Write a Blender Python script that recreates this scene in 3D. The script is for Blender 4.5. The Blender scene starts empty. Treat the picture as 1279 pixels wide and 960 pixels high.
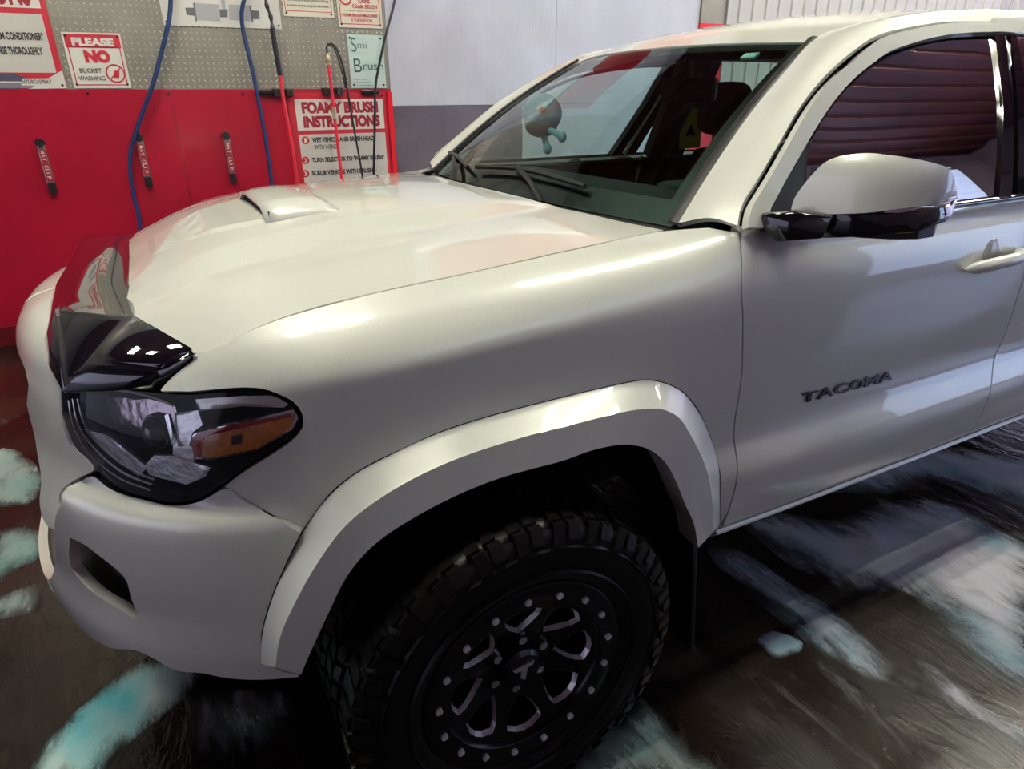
import bpy, bmesh, math, random
from mathutils import Vector, Matrix, noise
from mathutils.geometry import delaunay_2d_cdt
random.seed(7)
SC = bpy.context.scene
COL = SC.collection
# ---------------------------------------------------------------- camera
CAM_POS = Vector((-0.48457, -1.85391, 1.47530))
CAM_R = ((0.88246845, -0.47029813, -0.00831275), (0.19368808, 0.34721836, 0.91756435), (0.42864246, 0.81133167, -0.39750039))
cam = bpy.data.cameras.new('camera'); camo = bpy.data.objects.new('camera', cam); COL.objects.link(camo)
_r, _u, _f = [Vector(a) for a in CAM_R]
camo.matrix_world = Matrix(((_r.x, _u.x, -_f.x, CAM_POS.x), (_r.y, _u.y, -_f.y, CAM_POS.y), (_r.z, _u.z, -_f.z, CAM_POS.z), (0, 0, 0, 1)))
cam.sensor_fit = 'HORIZONTAL'; cam.sensor_width = 36.0; cam.lens = 821.69 / 1279 * 36.0
cam.clip_start = 0.02; cam.clip_end = 100
SC.camera = camo
# ---------------------------------------------------------------- exposure, world, lights
SC.view_settings.view_transform = 'Standard'; SC.view_settings.look = 'None'
SC.view_settings.gamma = 1.0; SC.view_settings.use_curve_mapping = False
SC.view_settings.exposure = 0.30
w = bpy.data.worlds.new('world'); SC.world = w; w.use_nodes = True
w.node_tree.nodes['Background'].inputs[0].default_value = (0.60, 0.62, 1.0, 1)
w.node_tree.nodes['Background'].inputs[1].default_value = 0.5

def area(name, loc, rot, sx, sy, power, col):
    l = bpy.data.lights.new(name, 'AREA'); l.shape = 'RECTANGLE'; l.size = sx; l.size_y = sy
    l.energy = power; l.color = col
    o = bpy.data.objects.new(name, l); COL.objects.link(o); o.location = loc; o.rotation_euler = rot
    o['kind'] = 'helper'
    return o
# daylight coming in through the two open ends of the wash bay
area('daylight_entrance', (-6.2, -0.6, 1.6), (0, math.radians(-90), 0), 3.0, 5.5, 26, (0.84, 0.82, 1.0))
area('daylight_exit', (9.2, -0.6, 1.7), (0, math.radians(90), 0), 3.2, 5.6, 66, (0.68, 0.64, 1.0))
TUBE_W = 84.0     # emission strength of the fluorescent tubes

# ---------------------------------------------------------------- materials
def mat(name, col, rough=0.5, metal=0.0, coat=0.0, spec=0.5, coat_rough=0.03, nscale=0, namp=0.0, bump=0.0, bscale=80, bmap=None, col2=None, emit=None, estr=0):
    m = bpy.data.materials.new(name); m.use_nodes = True
    nt = m.node_tree; b = nt.nodes['Principled BSDF']
    b.inputs['Base Color'].default_value = (*col, 1); b.inputs['Roughness'].default_value = rough
    b.inputs['Metallic'].default_value = metal; b.inputs['Coat Weight'].default_value = coat
    b.inputs['Coat Roughness'].default_value = coat_rough; b.inputs['Specular IOR Level'].default_value = spec
    if emit: b.inputs['Emission Color'].default_value = (*emit, 1); b.inputs['Emission Strength'].default_value = estr
    tc = nt.nodes.new('ShaderNodeTexCoord')
    if nscale or namp:
        n = nt.nodes.new('ShaderNodeTexNoise'); n.inputs['Scale'].default_value = nscale or 5; n.inputs['Detail'].default_value = 6
        nt.links.new(tc.outputs['Object'], n.inputs['Vector'])
        cr = nt.nodes.new('ShaderNodeMix'); cr.data_type = 'RGBA'
        c2 = col2 or tuple(max(0, c * (1 - namp)) for c in col)
        cr.inputs['A'].default_value = (*col, 1); cr.inputs['B'].default_value = (*c2, 1)
        mr = nt.nodes.new('ShaderNodeMapRange'); mr.inputs[1].default_value = 0.35; mr.inputs[2].default_value = 0.7
        nt.links.new(n.outputs['Fac'], mr.inputs[0]); nt.links.new(mr.outputs[0], cr.inputs['Factor'])
        nt.links.new(cr.outputs['Result'], b.inputs['Base Color'])
    if bump:
        n2 = nt.nodes.new('ShaderNodeTexNoise'); n2.inputs['Scale'].default_value = bscale; n2.inputs['Detail'].default_value = 4
        if bmap:
            mpn = nt.nodes.new('ShaderNodeMapping'); mpn.inputs['Scale'].default_value = bmap; nt.links.new(tc.outputs['Object'], mpn.inputs[0]); nt.links.new(mpn.outputs[0], n2.inputs['Vector'])
        else: nt.links.new(tc.outputs['Object'], n2.inputs['Vector'])
        bp = nt.nodes.new('ShaderNodeBump'); bp.inputs['Strength'].default_value = bump; bp.inputs['Distance'].default_value = 0.004
        nt.links.new(n2.outputs['Fac'], bp.inputs['Height']); nt.links.new(bp.outputs['Normal'], b.inputs['Normal'])
    return m

def glass_mat(name, tint, ior=1.45, rough=0.0, dirt=0.0, milk=0.0):
    m = bpy.data.materials.new(name); m.use_nodes = True; nt = m.node_tree; nt.nodes.clear()
    out = nt.nodes.new('ShaderNodeOutputMaterial'); mix = nt.nodes.new('ShaderNodeMixShader')
    tr = nt.nodes.new('ShaderNodeBsdfTransparent'); tr.inputs[0].default_value = (*tint, 1)
    gl = nt.nodes.new('ShaderNodeBsdfGlossy'); gl.inputs['Roughness'].default_value = rough
    fr = nt.nodes.new('ShaderNodeFresnel'); fr.inputs['IOR'].default_value = ior
    nt.links.new(fr.outputs[0], mix.inputs[0]); nt.links.new(tr.outputs[0], mix.inputs[1]); nt.links.new(gl.outputs[0], mix.inputs[2])
    last = mix
    if milk:
        df = nt.nodes.new('ShaderNodeBsdfDiffuse'); df.inputs[0].default_value = (0.6, 0.65, 0.65, 1)
        m2 = nt.nodes.new('ShaderNodeMixShader')
        tc = nt.nodes.new('ShaderNodeTexCoord'); n = nt.nodes.new('ShaderNodeTexNoise'); n.inputs['Scale'].default_value = 160; n.inputs['Detail'].default_value = 3
        n2 = nt.nodes.new('ShaderNodeTexNoise'); n2.inputs['Scale'].default_value = 6
        nt.links.new(tc.outputs['Object'], n.inputs['Vector']); nt.links.new(tc.outputs['Object'], n2.inputs['Vector'])
        mu = nt.nodes.new('ShaderNodeMath'); mu.operation = 'MULTIPLY'; nt.links.new(n.outputs['Fac'], mu.inputs[0]); nt.links.new(n2.outputs['Fac'], mu.inputs[1])
        mr = nt.nodes.new('ShaderNodeMapRange'); mr.inputs[1].default_value = 0.2; mr.inputs[2].default_value = 0.45; mr.inputs[4].default_value = milk
        nt.links.new(mu.outputs[0], mr.inputs[0]); nt.links.new(mr.outputs[0], m2.inputs[0])
        nt.links.new(mix.outputs[0], m2.inputs[1]); nt.links.new(df.outputs[0], m2.inputs[2]); last = m2
    nt.links.new(last.outputs[0], out.inputs[0])
    return m

M = {}
M['paint'] = mat('pearl_white_paint', (0.78, 0.785, 0.72), rough=0.36, metal=0.10, coat=1.0, coat_rough=0.02, nscale=300, namp=0.05, spec=0.5)
M['gloss_black'] = mat('gloss_black_acrylic', (0.006, 0.005, 0.009), rough=0.06, coat=1.0, coat_rough=0.01)
M['black_plastic'] = mat('black_plastic', (0.012, 0.012, 0.013), rough=0.45, nscale=20, namp=0.3)
M['under'] = mat('underbody_black', (0.004, 0.004, 0.004), rough=0.85)
M['rubber'] = mat('tire_rubber', (0.005, 0.0045, 0.0045), rough=0.36, spec=0.25, bump=0.15, bscale=120, nscale=8, namp=0.35)
M['rim'] = mat('rim_gloss_black', (0.004, 0.004, 0.005), rough=0.22, spec=0.3)
M['milled'] = mat('milled_aluminium', (0.70, 0.68, 0.68), rough=0.35, metal=0.8)
M['bolt'] = mat('bolt_zinc', (0.75, 0.75, 0.75), rough=0.4, metal=0.3)
M['lamp_dark'] = mat('lamp_rim_dark', (0.10, 0.10, 0.10), rough=0.2, coat=0.5)
M['chrome'] = mat('chrome', (0.75, 0.75, 0.76), rough=0.06, metal=1.0)
M['reflector'] = mat('lamp_reflector_chrome', (0.92, 0.90, 0.92), rough=0.32, metal=0.8, bump=0.5, bscale=60)
M['brow'] = mat('bright_lamp_trim', (0.88, 0.87, 0.80), rough=0.25, metal=0.45)
M['bowl'] = mat('lamp_bowl', (0.50, 0.42, 0.46), rough=0.25, metal=0.9, bump=1.0, bscale=35)
M['amber'] = mat('amber_lens', (1.0, 0.32, 0.02), rough=0.25, coat=1.0, bump=0.4, bscale=220, nscale=60, namp=0.3)
M['red_edge'] = mat('red_orange_lens_edge', (0.55, 0.03, 0.015), rough=0.12, coat=1.0)
M['glass'] = glass_mat('tinted_windshield_glass', (0.70, 0.88, 0.82), ior=1.55)
M['side_glass'] = glass_mat('dark_side_glass', (0.62, 0.68, 0.66), ior=1.85)
M['lamp_glass'] = glass_mat('lamp_lens', (0.93, 0.94, 0.94), ior=1.28, milk=0.03)
M['cabin'] = mat('dark_cabin_fabric', (0.022, 0.024, 0.026), rough=0.9, nscale=30, namp=0.4)
M['cabin_red'] = mat('dark_cabin_trim', (0.05, 0.045, 0.045), rough=0.8)
M['badge'] = mat('dark_chrome_badge', (0.16, 0.13, 0.14), rough=0.18, metal=1.0)

# ---------------------------------------------------------------- object helpers
def link(name, me, m, parent=None):
    o = bpy.data.objects.new(name, me); COL.objects.link(o)
    if m is not None and not me.materials: me.materials.append(m)
    if parent: o.parent = parent
    return o
def raw(name, vs, fs, m, parent=None, smooth=False):
    me = bpy.data.meshes.new(name); me.from_pydata([tuple(v) for v in vs], [], fs); me.update()
    if smooth: me.polygons.foreach_set('use_smooth', [True] * len(me.polygons))
    return link(name, me, m, parent)
def bmobj(name, bm, m, parent=None, smooth=True, angle=35):
    bmesh.ops.recalc_face_normals(bm, faces=bm.faces)
    me = bpy.data.meshes.new(name); bm.to_mesh(me); bm.free()
    if smooth:
        me.polygons.foreach_set('use_smooth', [True] * len(me.polygons)); me.set_sharp_from_angle(angle=math.radians(angle))
    return link(name, me, m, parent)
def empty(name, loc=(0, 0, 0), rz=0, parent=None):
    o = bpy.data.objects.new(name, None); COL.objects.link(o); o.location = loc; o.rotation_euler = (0, 0, rz)
    o.empty_display_size = 0.1
    if parent: o.parent = parent
    return o
def tag(o, label=None, cat=None, group=None, kind=None):
    if label: o['label'] = label
    if cat: o['category'] = cat
    if group: o['group'] = group
    if kind: o['kind'] = kind
    return o
def box(bm, c, s, rot=None, bev=0.0):
    mtx = Matrix.Translation(Vector(c)) @ (rot.to_4x4() if rot else Matrix.Identity(4)) @ Matrix.Diagonal((*s, 1))
    r = bmesh.ops.create_cube(bm, size=1.0, matrix=mtx)
    if bev:
        es = list({e for v in r['verts'] for e in v.link_edges})
        bmesh.ops.bevel(bm, geom=es, offset=bev, segments=2, affect='EDGES', profile=0.6)
def boxo(name, c, s, m, parent=None, rot=None, bev=0.0):
    bm = bmesh.new(); box(bm, c, s, rot, bev); return bmobj(name, bm, m, parent)
def cyl(bm, a, b, r, n=16, r2=None):
    a = Vector(a); b = Vector(b); d = b - a
    mtx = Matrix.Translation((a + b) / 2) @ d.to_track_quat('Z', 'Y').to_matrix().to_4x4()
    bmesh.ops.create_cone(bm, cap_ends=True, segments=n, radius1=r, radius2=r if r2 is None else r2, depth=d.length, matrix=mtx)
def cylo(name, a, b, r, m, parent=None, n=16, r2=None):
    bm = bmesh.new(); cyl(bm, a, b, r, n, r2); return bmobj(name, bm, m, parent)
def crp(p, t):
    n = len(p) - 1; t = min(max(t, 0.0), n); i = min(int(t), n - 1); f = t - i
    p1, p2 = p[i], p[i + 1]; p0 = p[i - 1] if i > 0 else p1 * 2 - p2; p3 = p[i + 2] if i + 2 <= n else p2 * 2 - p1
    return 0.5 * ((2 * p1) + (p2 - p0) * f + (2 * p0 - 5 * p1 + 4 * p2 - p3) * f * f + (3 * p1 - p0 - 3 * p2 + p3) * f ** 3)
def resample(pts, n):
    p = [Vector(q) for q in pts]; m = 12 * (len(p) - 1)
    d = [crp(p, i * (len(p) - 1) / m) for i in range(m + 1)]
    L = [0]
    for i in range(m): L.append(L[-1] + (d[i + 1] - d[i]).length)
    out = []; j = 0
    for k in range(n):
        t = L[-1] * k / (n - 1)
        while j < m - 1 and L[j + 1] < t: j += 1
        g = (t - L[j]) / max(L[j + 1] - L[j], 1e-9); out.append(d[j].lerp(d[j + 1], min(max(g, 0), 1)))
    return out
def tube(bm, pts, r, n=10, k=8):
    P = resample(pts, max(n, 3)); rings = []
    up = Vector((0.13, 0.2, 1)).normalized()
    for i, p in enumerate(P):
        t = (P[min(i + 1, len(P) - 1)] - P[max(i - 1, 0)]).normalized()
        a = t.cross(up)
        if a.length < 0.05: a = t.cross(Vector((1, 0, 0)))
        a.normalize(); b = t.cross(a)
        rr = r(i / (len(P) - 1)) if callable(r) else r
        rings.append([bm.verts.new(p + (a * math.cos(2 * math.pi * q / k) + b * math.sin(2 * math.pi * q / k)) * rr) for q in range(k)])
    for i in range(len(rings) - 1):
        for q in range(k): bm.faces.new((rings[i][q], rings[i][(q + 1) % k], rings[i + 1][(q + 1) % k], rings[i + 1][q]))
    bm.faces.new(rings[0]); bm.faces.new(rings[-1][::-1])
def tubeo(name, pts, r, m, parent=None, n=10, k=8):
    bm = bmesh.new(); tube(bm, pts, r, n, k); return bmobj(name, bm, m, parent, angle=60)
def lathe(bm, prof, origin, axis_y=-1, n=48, a0=0, a1=2 * math.pi):
    # profile (r, depth) revolved about the Y axis through origin; depth grows towards -Y
    o = Vector(origin); rings = []; full = abs(a1 - a0 - 2 * math.pi) < 1e-6
    cnt = n if full else n + 1
    for i in range(cnt):
        a = a0 + (a1 - a0) * i / n
        rings.append([bm.verts.new(o + Vector((r * math.cos(a), axis_y * d, r * math.sin(a)))) for r, d in prof])
    for i in range(n):
        A, B = rings[i], rings[(i + 1) % cnt]
        for j in range(len(prof) - 1): bm.faces.new((A[j], A[j + 1], B[j + 1], B[j]))
def mirror_y(o, name=None):
    me = o.data.copy(); me.transform(Matrix.Diagonal((1, -1, 1, 1))); me.flip_normals()
    c = bpy.data.objects.new(name or o.name.split('.')[0], me); COL.objects.link(c); c.parent = o.parent
    for md in o.modifiers:
        n = c.modifiers.new(md.name, md.type)
        if md.type == 'SOLIDIFY': n.thickness = md.thickness; n.offset = md.offset
        if md.type == 'EDGE_SPLIT': n.split_angle = md.split_angle
    return c

# ---------------------------------------------------------------- master surfaces and panels trimmed out of them
class Surf:
    def __init__(s, tab):
        s.t = [[Vector(p) for p in row] for row in tab]; s.I = len(s.t) - 1; s.J = len(s.t[0]) - 1
        mj = s.J // 2
        s.A = [0.0]
        for i in range(s.I): s.A.append(s.A[-1] + max((s.t[i + 1][mj] - s.t[i][mj]).length, (s.t[i + 1][0] - s.t[i][0]).length, 1e-3))
        s.B = [0.0]
        for j in range(s.J): s.B.append(s.B[-1] + max(max((s.t[i][j + 1] - s.t[i][j]).length for i in range(s.I + 1)), 1e-3))
    def ev(s, a, b):
        a = min(max(a, 0), s.I)
        i = min(int(a), s.I - 1); lo = max(i - 1, 0); hi = min(i + 2, s.I)
        col = [crp(s.t[k], b) for k in range(lo, hi + 1)]
        return crp(col, a - lo) if True else None
    def nrm(s, a, b, e=0.03):
        a0, a1 = max(a - e, 0), min(a + e, s.I); b0, b1 = max(b - e, 0), min(b + e, s.J)
        n = (s.ev(a1, b) - s.ev(a0, b)).cross(s.ev(a, b1) - s.ev(a, b0)); n.normalize(); return n
    @staticmethod
    def _m(tab, x):
        i = min(max(int(x), 0), len(tab) - 2); return tab[i] + (tab[i + 1] - tab[i]) * (x - i)
    @staticmethod
    def _inv(tab, m):
        for i in range(len(tab) - 1):
            if m <= tab[i + 1] or i == len(tab) - 2: return i + (m - tab[i]) / (tab[i + 1] - tab[i])
    def met(s, q): return Vector((s._m(s.A, q[0]), s._m(s.B, q[1])))
    def par(s, m): return (s._inv(s.A, m.x), s._inv(s.B, m.y))
def inpoly(p, poly):
    c = False; x, y = p[0], p[1]; j = len(poly) - 1
    for i in range(len(poly)):
        xi, yi = poly[i][0], poly[i][1]; xj, yj = poly[j][0], poly[j][1]
        if (yi > y) != (yj > y) and x < (xj - xi) * (y - yi) / (yj - yi) + xi: c = not c
        j = i
    return c
def loop2(S, segs, step):
    out = []
    for sg in segs:
        m = [S.met(q) for q in sg]
        if len(m) == 1: out.append(m[0]); continue
        L = sum((m[i + 1] - m[i]).length for i in range(len(m) - 1))
        r = resample([Vector((q.x, q.y, 0)) for q in m], max(2, int(L / step) + 1)) if len(m) > 2 else [Vector((*(m[0].lerp(m[1], k / max(1, int(L / step)))), 0)) for k in range(max(1, int(L / step)) + 1)]
        out += [Vector((q.x, q.y)) for q in r]
    res = []
    for q in out:
        if not res or (q - res[-1]).length > step * 0.2: res.append(q)
    while (res[0] - res[-1]).length < step * 0.2: res.pop()
    return res
def inset2(poly, d):
    A = sum(poly[i - 1].x * poly[i].y - poly[i].x * poly[i - 1].y for i in range(len(poly)))
    sg = 1 if A > 0 else -1; out = []
    for i, p in enumerate(poly):
        e1 = (p - poly[i - 1]); e2 = (poly[(i + 1) % len(poly)] - p)
        if e1.length < 1e-9 or e2.length < 1e-9: out.append(p); continue
        n1 = Vector((-e1.y, e1.x)).normalized(); n2 = Vector((-e2.y, e2.x)).normalized(); n = n1 + n2
        if n.length < 0.3: out.append(p + n1 * sg * d); continue
        n.normalize(); out.append(p + n * sg * d / max(n.dot(n1), 0.5))
    return out
def panel(name, S, segs, m, parent, holes=(), step=0.02, off=0.0, gap=0.0022, thick=0.010, side=-1, offf=None, smooth=True):
    loop = inset2(loop2(S, segs, step), gap) if gap else loop2(S, segs, step)
    hs = [loop2(S, h, step) for h in holes]
    V = []; E = []
    for lp in [loop] + hs:
        b = len(V); V += lp; E += [(b + i, b + (i + 1) % len(lp)) for i in range(len(lp))]
    xs = [v.x for v in loop]; ys = [v.y for v in loop]
    nx = int((max(xs) - min(xs)) / step); ny = int((max(ys) - min(ys)) / step)
    cell = {}
    for v in V: cell.setdefault((int(v.x / step), int(v.y / step)), []).append(v)
    for i in range(nx + 1):
        for j in range(ny + 1):
            p = Vector((min(xs) + (i + 0.5 * (j % 2)) * step, min(ys) + j * step))
            if not inpoly(p, loop) or any(inpoly(p, h) for h in hs): continue
            cx, cy = int(p.x / step), int(p.y / step)
            if any((p - q).length < step * 0.45 for dx in (-1, 0, 1) for dy in (-1, 0, 1) for q in cell.get((cx + dx, cy + dy), ())): continue
            V.append(p)
    r = delaunay_2d_cdt(V, E, [], 0, 1e-6)
    vv, ff = r[0], r[2]; keep = []
    for f in ff:
        c = (vv[f[0]] + vv[f[1]] + vv[f[2]]) / 3
        if inpoly(c, loop) and not any(inpoly(c, h) for h in hs): keep.append(f)
    P = []
    for q in vv:
        a, b = S.par(q); p = S.ev(a, b)
        o = off + (offf(a, b, p) if offf else 0)
        if o: p = p + S.nrm(a, b) * o * side
        P.append(p)
    ob = raw(name, P, keep, m, parent, smooth)
    # face outwards
    me = ob.data; a, b = S.par(vv[keep[0][0]]); n = S.nrm(a, b) * side
    if me.polygons[0].normal.dot(n) < 0: me.flip_normals()
    bm = bmesh.new(); bm.from_mesh(me); loose = [v for v in bm.verts if not v.link_faces]; bmesh.ops.delete(bm, geom=loose, context='VERTS'); bm.to_mesh(me); bm.free()
    if thick:
        sm = ob.modifiers.new('thickness', 'SOLIDIFY'); sm.thickness = thick; sm.offset = -1
        es = ob.modifiers.new('sharp', 'EDGE_SPLIT'); es.split_angle = math.radians(50)
    return ob
def loft(name, curves, m, parent, n=40, mm=6, thick=0.0, smooth=True, close=False, flip=False, split=50, lin=False):
    C = [resample(c, n) for c in curves]
    rows = []
    K = len(C) - 1
    for r in range(K * mm + 1):
        t = r / mm
        if lin:
            i = min(int(t), K - 1); rows.append([C[i][k].lerp(C[i + 1][k], t - i) for k in range(n)])
        else: rows.append([crp([C[j][k] for j in range(K + 1)], t) for k in range(n)])
    vs = [p for row in rows for p in row]; fs = []
    for r in range(len(rows) - 1):
        for k in range(n - 1):
            q = (r * n + k, r * n + k + 1, (r + 1) * n + k + 1, (r + 1) * n + k)
            fs.append(q[::-1] if flip else q)
    ob = raw(name, vs, fs, m, parent, smooth)
    if lin: ob.data.set_sharp_from_angle(angle=math.radians(18))
    if thick:
        sm = ob.modifiers.new('thickness', 'SOLIDIFY'); sm.thickness = thick; sm.offset = -1
        es = ob.modifiers.new('sharp', 'EDGE_SPLIT'); es.split_angle = math.radians(split)
    return ob
# ================================================================ THE TRUCK
truck = empty('pickup_truck')
tag(truck, 'pearl white pickup truck with black hood deflector and black wheels, on the wet floor', 'truck')

# ---- master surfaces (left half; x to the rear, y to the far side, z up)
def side_row(x, yb, p, dy=(0, 0, 0, 0, 0)):
    r = list(p)
    zs = (0.92, 0.765, 0.66, 0.52, 0.455)
    return r + [(x, yb + dy[i], zs[i]) for i in range(5)]
SIDE = Surf([
    side_row(-0.60, -0.68, [(-0.555, -0.63, 1.045), (-0.57, -0.65, 1.03), (-0.59, -0.67, 1.01), (-0.60, -0.68, 0.98)]),
    side_row(-0.52, -0.76, [(-0.495, -0.70, 1.085), (-0.505, -0.725, 1.068), (-0.515, -0.748, 1.04), (-0.52, -0.758, 1.0)]),
    side_row(-0.43, -0.825, [(-0.425, -0.752, 1.122), (-0.428, -0.785, 1.10), (-0.43, -0.815, 1.06), (-0.43, -0.823, 1.015)]),
    side_row(-0.33, -0.87, [(-0.33, -0.776, 1.154), (-0.33, -0.818, 1.125), (-0.33, -0.86, 1.078), (-0.33, -0.868, 1.03)]),
    side_row(-0.18, -0.895, [(-0.18, -0.785, 1.176), (-0.18, -0.838, 1.142), (-0.18, -0.885, 1.09), (-0.18, -0.893, 1.04)]),
    side_row(0.00, -0.90, [(0.0, -0.786, 1.190), (0.0, -0.842, 1.157), (0.0, -0.89, 1.102), (0.0, -0.898, 1.05)]),
    side_row(0.25, -0.903, [(0.25, -0.77, 1.206), (0.25, -0.84, 1.178), (0.25, -0.89, 1.12), (0.25, -0.901, 1.06)]),
    side_row(0.45, -0.904, [(0.45, -0.753, 1.215), (0.45, -0.835, 1.198), (0.45, -0.887, 1.14), (0.45, -0.903, 1.07)], (0, 0.004, -0.008, -0.004, 0.03)),
    side_row(0.62, -0.905, [(0.62, -0.835, 1.226), (0.62, -0.865, 1.206), (0.62, -0.892, 1.15), (0.62, -0.904, 1.08)], (0, 0.010, -0.022, -0.008, 0.03)),
    side_row(0.90, -0.908, [(0.90, -0.848, 1.222), (0.90, -0.872, 1.202), (0.90, -0.896, 1.15), (0.90, -0.907, 1.08)], (0, 0.014, -0.026, -0.010, 0.03)),
    side_row(1.30, -0.910, [(1.30, -0.85, 1.222), (1.30, -0.874, 1.202), (1.30, -0.898, 1.15), (1.30, -0.909, 1.08)], (0, 0.014, -0.026, -0.010, 0.03)),
    side_row(1.70, -0.910, [(1.70, -0.85, 1.224), (1.70, -0.874, 1.204), (1.70, -0.898, 1.15), (1.70, -0.909, 1.08)], (0, 0.014, -0.026, -0.010, 0.03)),
    side_row(2.10, -0.910, [(2.10, -0.85, 1.228), (2.10, -0.874, 1.206), (2.10, -0.898, 1.15), (2.10, -0.909, 1.08)], (0, 0.014, -0.026, -0.010, 0.03)),
    side_row(2.60, -0.908, [(2.60, -0.85, 1.235), (2.60, -0.872, 1.21), (2.60, -0.896, 1.15), (2.60, -0.907, 1.08)], (0, 0.010, -0.022, -0.008, 0.03)),
    side_row(3.40, -0.905, [(3.40, -0.85, 1.25), (3.40, -0.87, 1.22), (3.40, -0.895, 1.16), (3.40, -0.905, 1.08)], (0, 0.006, -0.01, -0.004, 0.03)),
    side_row(4.30, -0.89, [(4.30, -0.84, 1.26), (4.30, -0.86, 1.23), (4.30, -0.885, 1.17), (4.30, -0.89, 1.08)], (0, 0.0, 0, 0, 0.03)),
])
# front corner: plan curve of the nose with an outward offset per height
PLAN = [(-0.822, 0.0), (-0.814, -0.15), (-0.786, -0.30), (-0.738, -0.44), (-0.676, -0.57), (-0.605, -0.675), (-0.520, -0.76), (-0.43, -0.825), (-0.33, -0.87), (-0.20, -0.895), (0.0, -0.90)]
FZ = (1.15, 1.06, 0.97, 0.89, 0.848, 0.822, 0.72, 0.62, 0.53, 0.46, 0.41)
OF = (-0.07, -0.03, 0.0, 0.01, 0.02, 0.055, 0.065, 0.065, 0.075, 0.065, 0.02)
OM = (-0.06, -0.03, 0.0, 0.005, 0.01, 0.035, 0.045, 0.045, 0.045, 0.035, 0.00)
OS = (-0.03, -0.01, 0.0, 0.0, 0.0, 0.0, 0.0, 0.0, 0.005, 0.0, -0.02)
def _front():
    rows = []
    for i, (x, y) in enumerate(PLAN):
        a = Vector(PLAN[max(i - 1, 0)]); b = Vector(PLAN[min(i + 1, len(PLAN) - 1)]); t = (b - a).normalized()
        if i == 0: t = Vector((0, -1))
        n = Vector((t.y, -t.x))   # outward (forward / left)
        if n.x > 0 and i < 5: n = -n
        if i >= 5 and n.y > 0: n = -n
        w = (0, 0, 0, 0, 0.15, 0.45, 0.9, 1.25, 1.6, 1.9, 2)[i]
        row = []
        for k, z in enumerate(FZ):
            o = OF[k] * (1 - w) + OM[k] * w if w <= 1 else OM[k] * (2 - w) + OS[k] * (w - 1)
            row.append((x + n.x * o, y + n.y * o, z))
        rows.append(row)
    return rows
FRONT = Surf(_front())
HY = (0.62, 0.52, 0.445, 0.415, 0.355, 0.325, 0.15, 0.0)
def _hood():
    st = [  # gap point, then (x, z) at the y stations above
        [(-0.555, -0.66, 1.045), (-0.60, 1.052), (-0.645, 1.053), (-0.665, 1.052), (-0.68, 1.055), (-0.69, 1.06), (-0.69, 1.06)],
        [(-0.470, -0.73, 1.097), (-0.515, 1.101), (-0.557, 1.100), (-0.575, 1.098), (-0.580, 1.107), (-0.578, 1.114), (-0.575, 1.115)],
        [(-0.335, -0.775, 1.153), (-0.38, 1.160), (-0.40, 1.163), (-0.41, 1.164), (-0.41, 1.183), (-0.41, 1.190), (-0.41, 1.192)],
        [(-0.182, -0.785, 1.176), (-0.20, 1.189), (-0.21, 1.192), (-0.215, 1.191), (-0.215, 1.219), (-0.215, 1.229), (-0.215, 1.231)],
        [(0.0, -0.786, 1.190), (-0.01, 1.204), (-0.015, 1.208), (-0.02, 1.209), (-0.02, 1.237), (-0.02, 1.246), (-0.02, 1.248)],
        [(0.234, -0.77, 1.205), (0.21, 1.217), (0.20, 1.222), (0.195, 1.223), (0.19, 1.243), (0.185, 1.249), (0.18, 1.251)],
        [(0.471, -0.75, 1.216), (0.442, 1.220), (0.415, 1.227), (0.395, 1.231), (0.378, 1.238), (0.362, 1.243), (0.357, 1.244)],
    ]
    rows = []
    for s in st:
        c = s[1:]; (xb, zb_), (xt, zt_) = c[2], c[3]; d_ = zt_ - zb_
        c = c[:2] + [(xb, zb_ - 0.001), (xb, zb_ + 0.18 * d_), (xt, zt_ - 0.10 * d_), (xt, zt_ + 0.001)] + c[4:]
        L = [s[0]] + [(x, -HY[k], z) for k, (x, z) in enumerate(c)]
        rows.append(L + [(p[0], -p[1], p[2]) for p in L[:-1][::-1]])
    return rows
HOOD = Surf(_hood())
GLZ = (1.19, 1.30, 1.42, 1.54, 1.62, 1.70)
def _glass_side():
    rows = []
    for x in (0.4, 0.8, 1.2, 1.6, 2.0, 2.4, 2.7):
        rows.append([(x, -0.86 + 0.5 * (z - 1.22) - 0.012 * (1 - ((z - 1.43) / 0.26) ** 2), z) for z in GLZ])
    return rows
GSIDE = Surf(_glass_side())
def _ws():
    Y = (-0.74, -0.60, -0.40, -0.20, 0, 0.20, 0.40, 0.60, 0.74)
    rows = []
    for k in range(5):
        t = k / 4; row = []
        for y in Y:
            q = abs(y) / 0.74
            xb = 0.435 + 0.105 * q ** 2.2; zb = 1.226 - 0.014 * q ** 2
            xt = 0.985 + 0.115 * q ** 2.2; zt = 1.615 - 0.012 * q ** 2
            x = xb + (xt - xb) * t; z = zb + (zt - zb) * t + 0.022 * math.sin(math.pi * t)
            yy = y * (1.0 - 0.235 * t)
            row.append((x - 0.012 * math.sin(math.pi * t), yy, z))
        rows.append(row)
    return rows
WS = Surf(_ws())
def _roof():
    Y = (-0.575, -0.53, -0.42, -0.22, 0, 0.22, 0.42, 0.53, 0.575)
    st = [(1.10, 0.985, 1.600, 1.618), (1.24, 1.12, 1.640, 1.664), (1.45, 1.38, 1.668, 1.706), (1.75, 1.72, 1.688, 1.738), (2.10, 2.10, 1.690, 1.748), (2.50, 2.50, 1.668, 1.725)]
    rows = []
    for xe, xc, ze, zc in st:
        row = []
        for y in Y:
            q = abs(y) / 0.575
            row.append((xc + (xe - xc) * q ** 2.2, y, zc + (ze - zc) * q ** 2.6))
        rows.append(row)
    return rows
ROOF = Surf(_roof())

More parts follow.
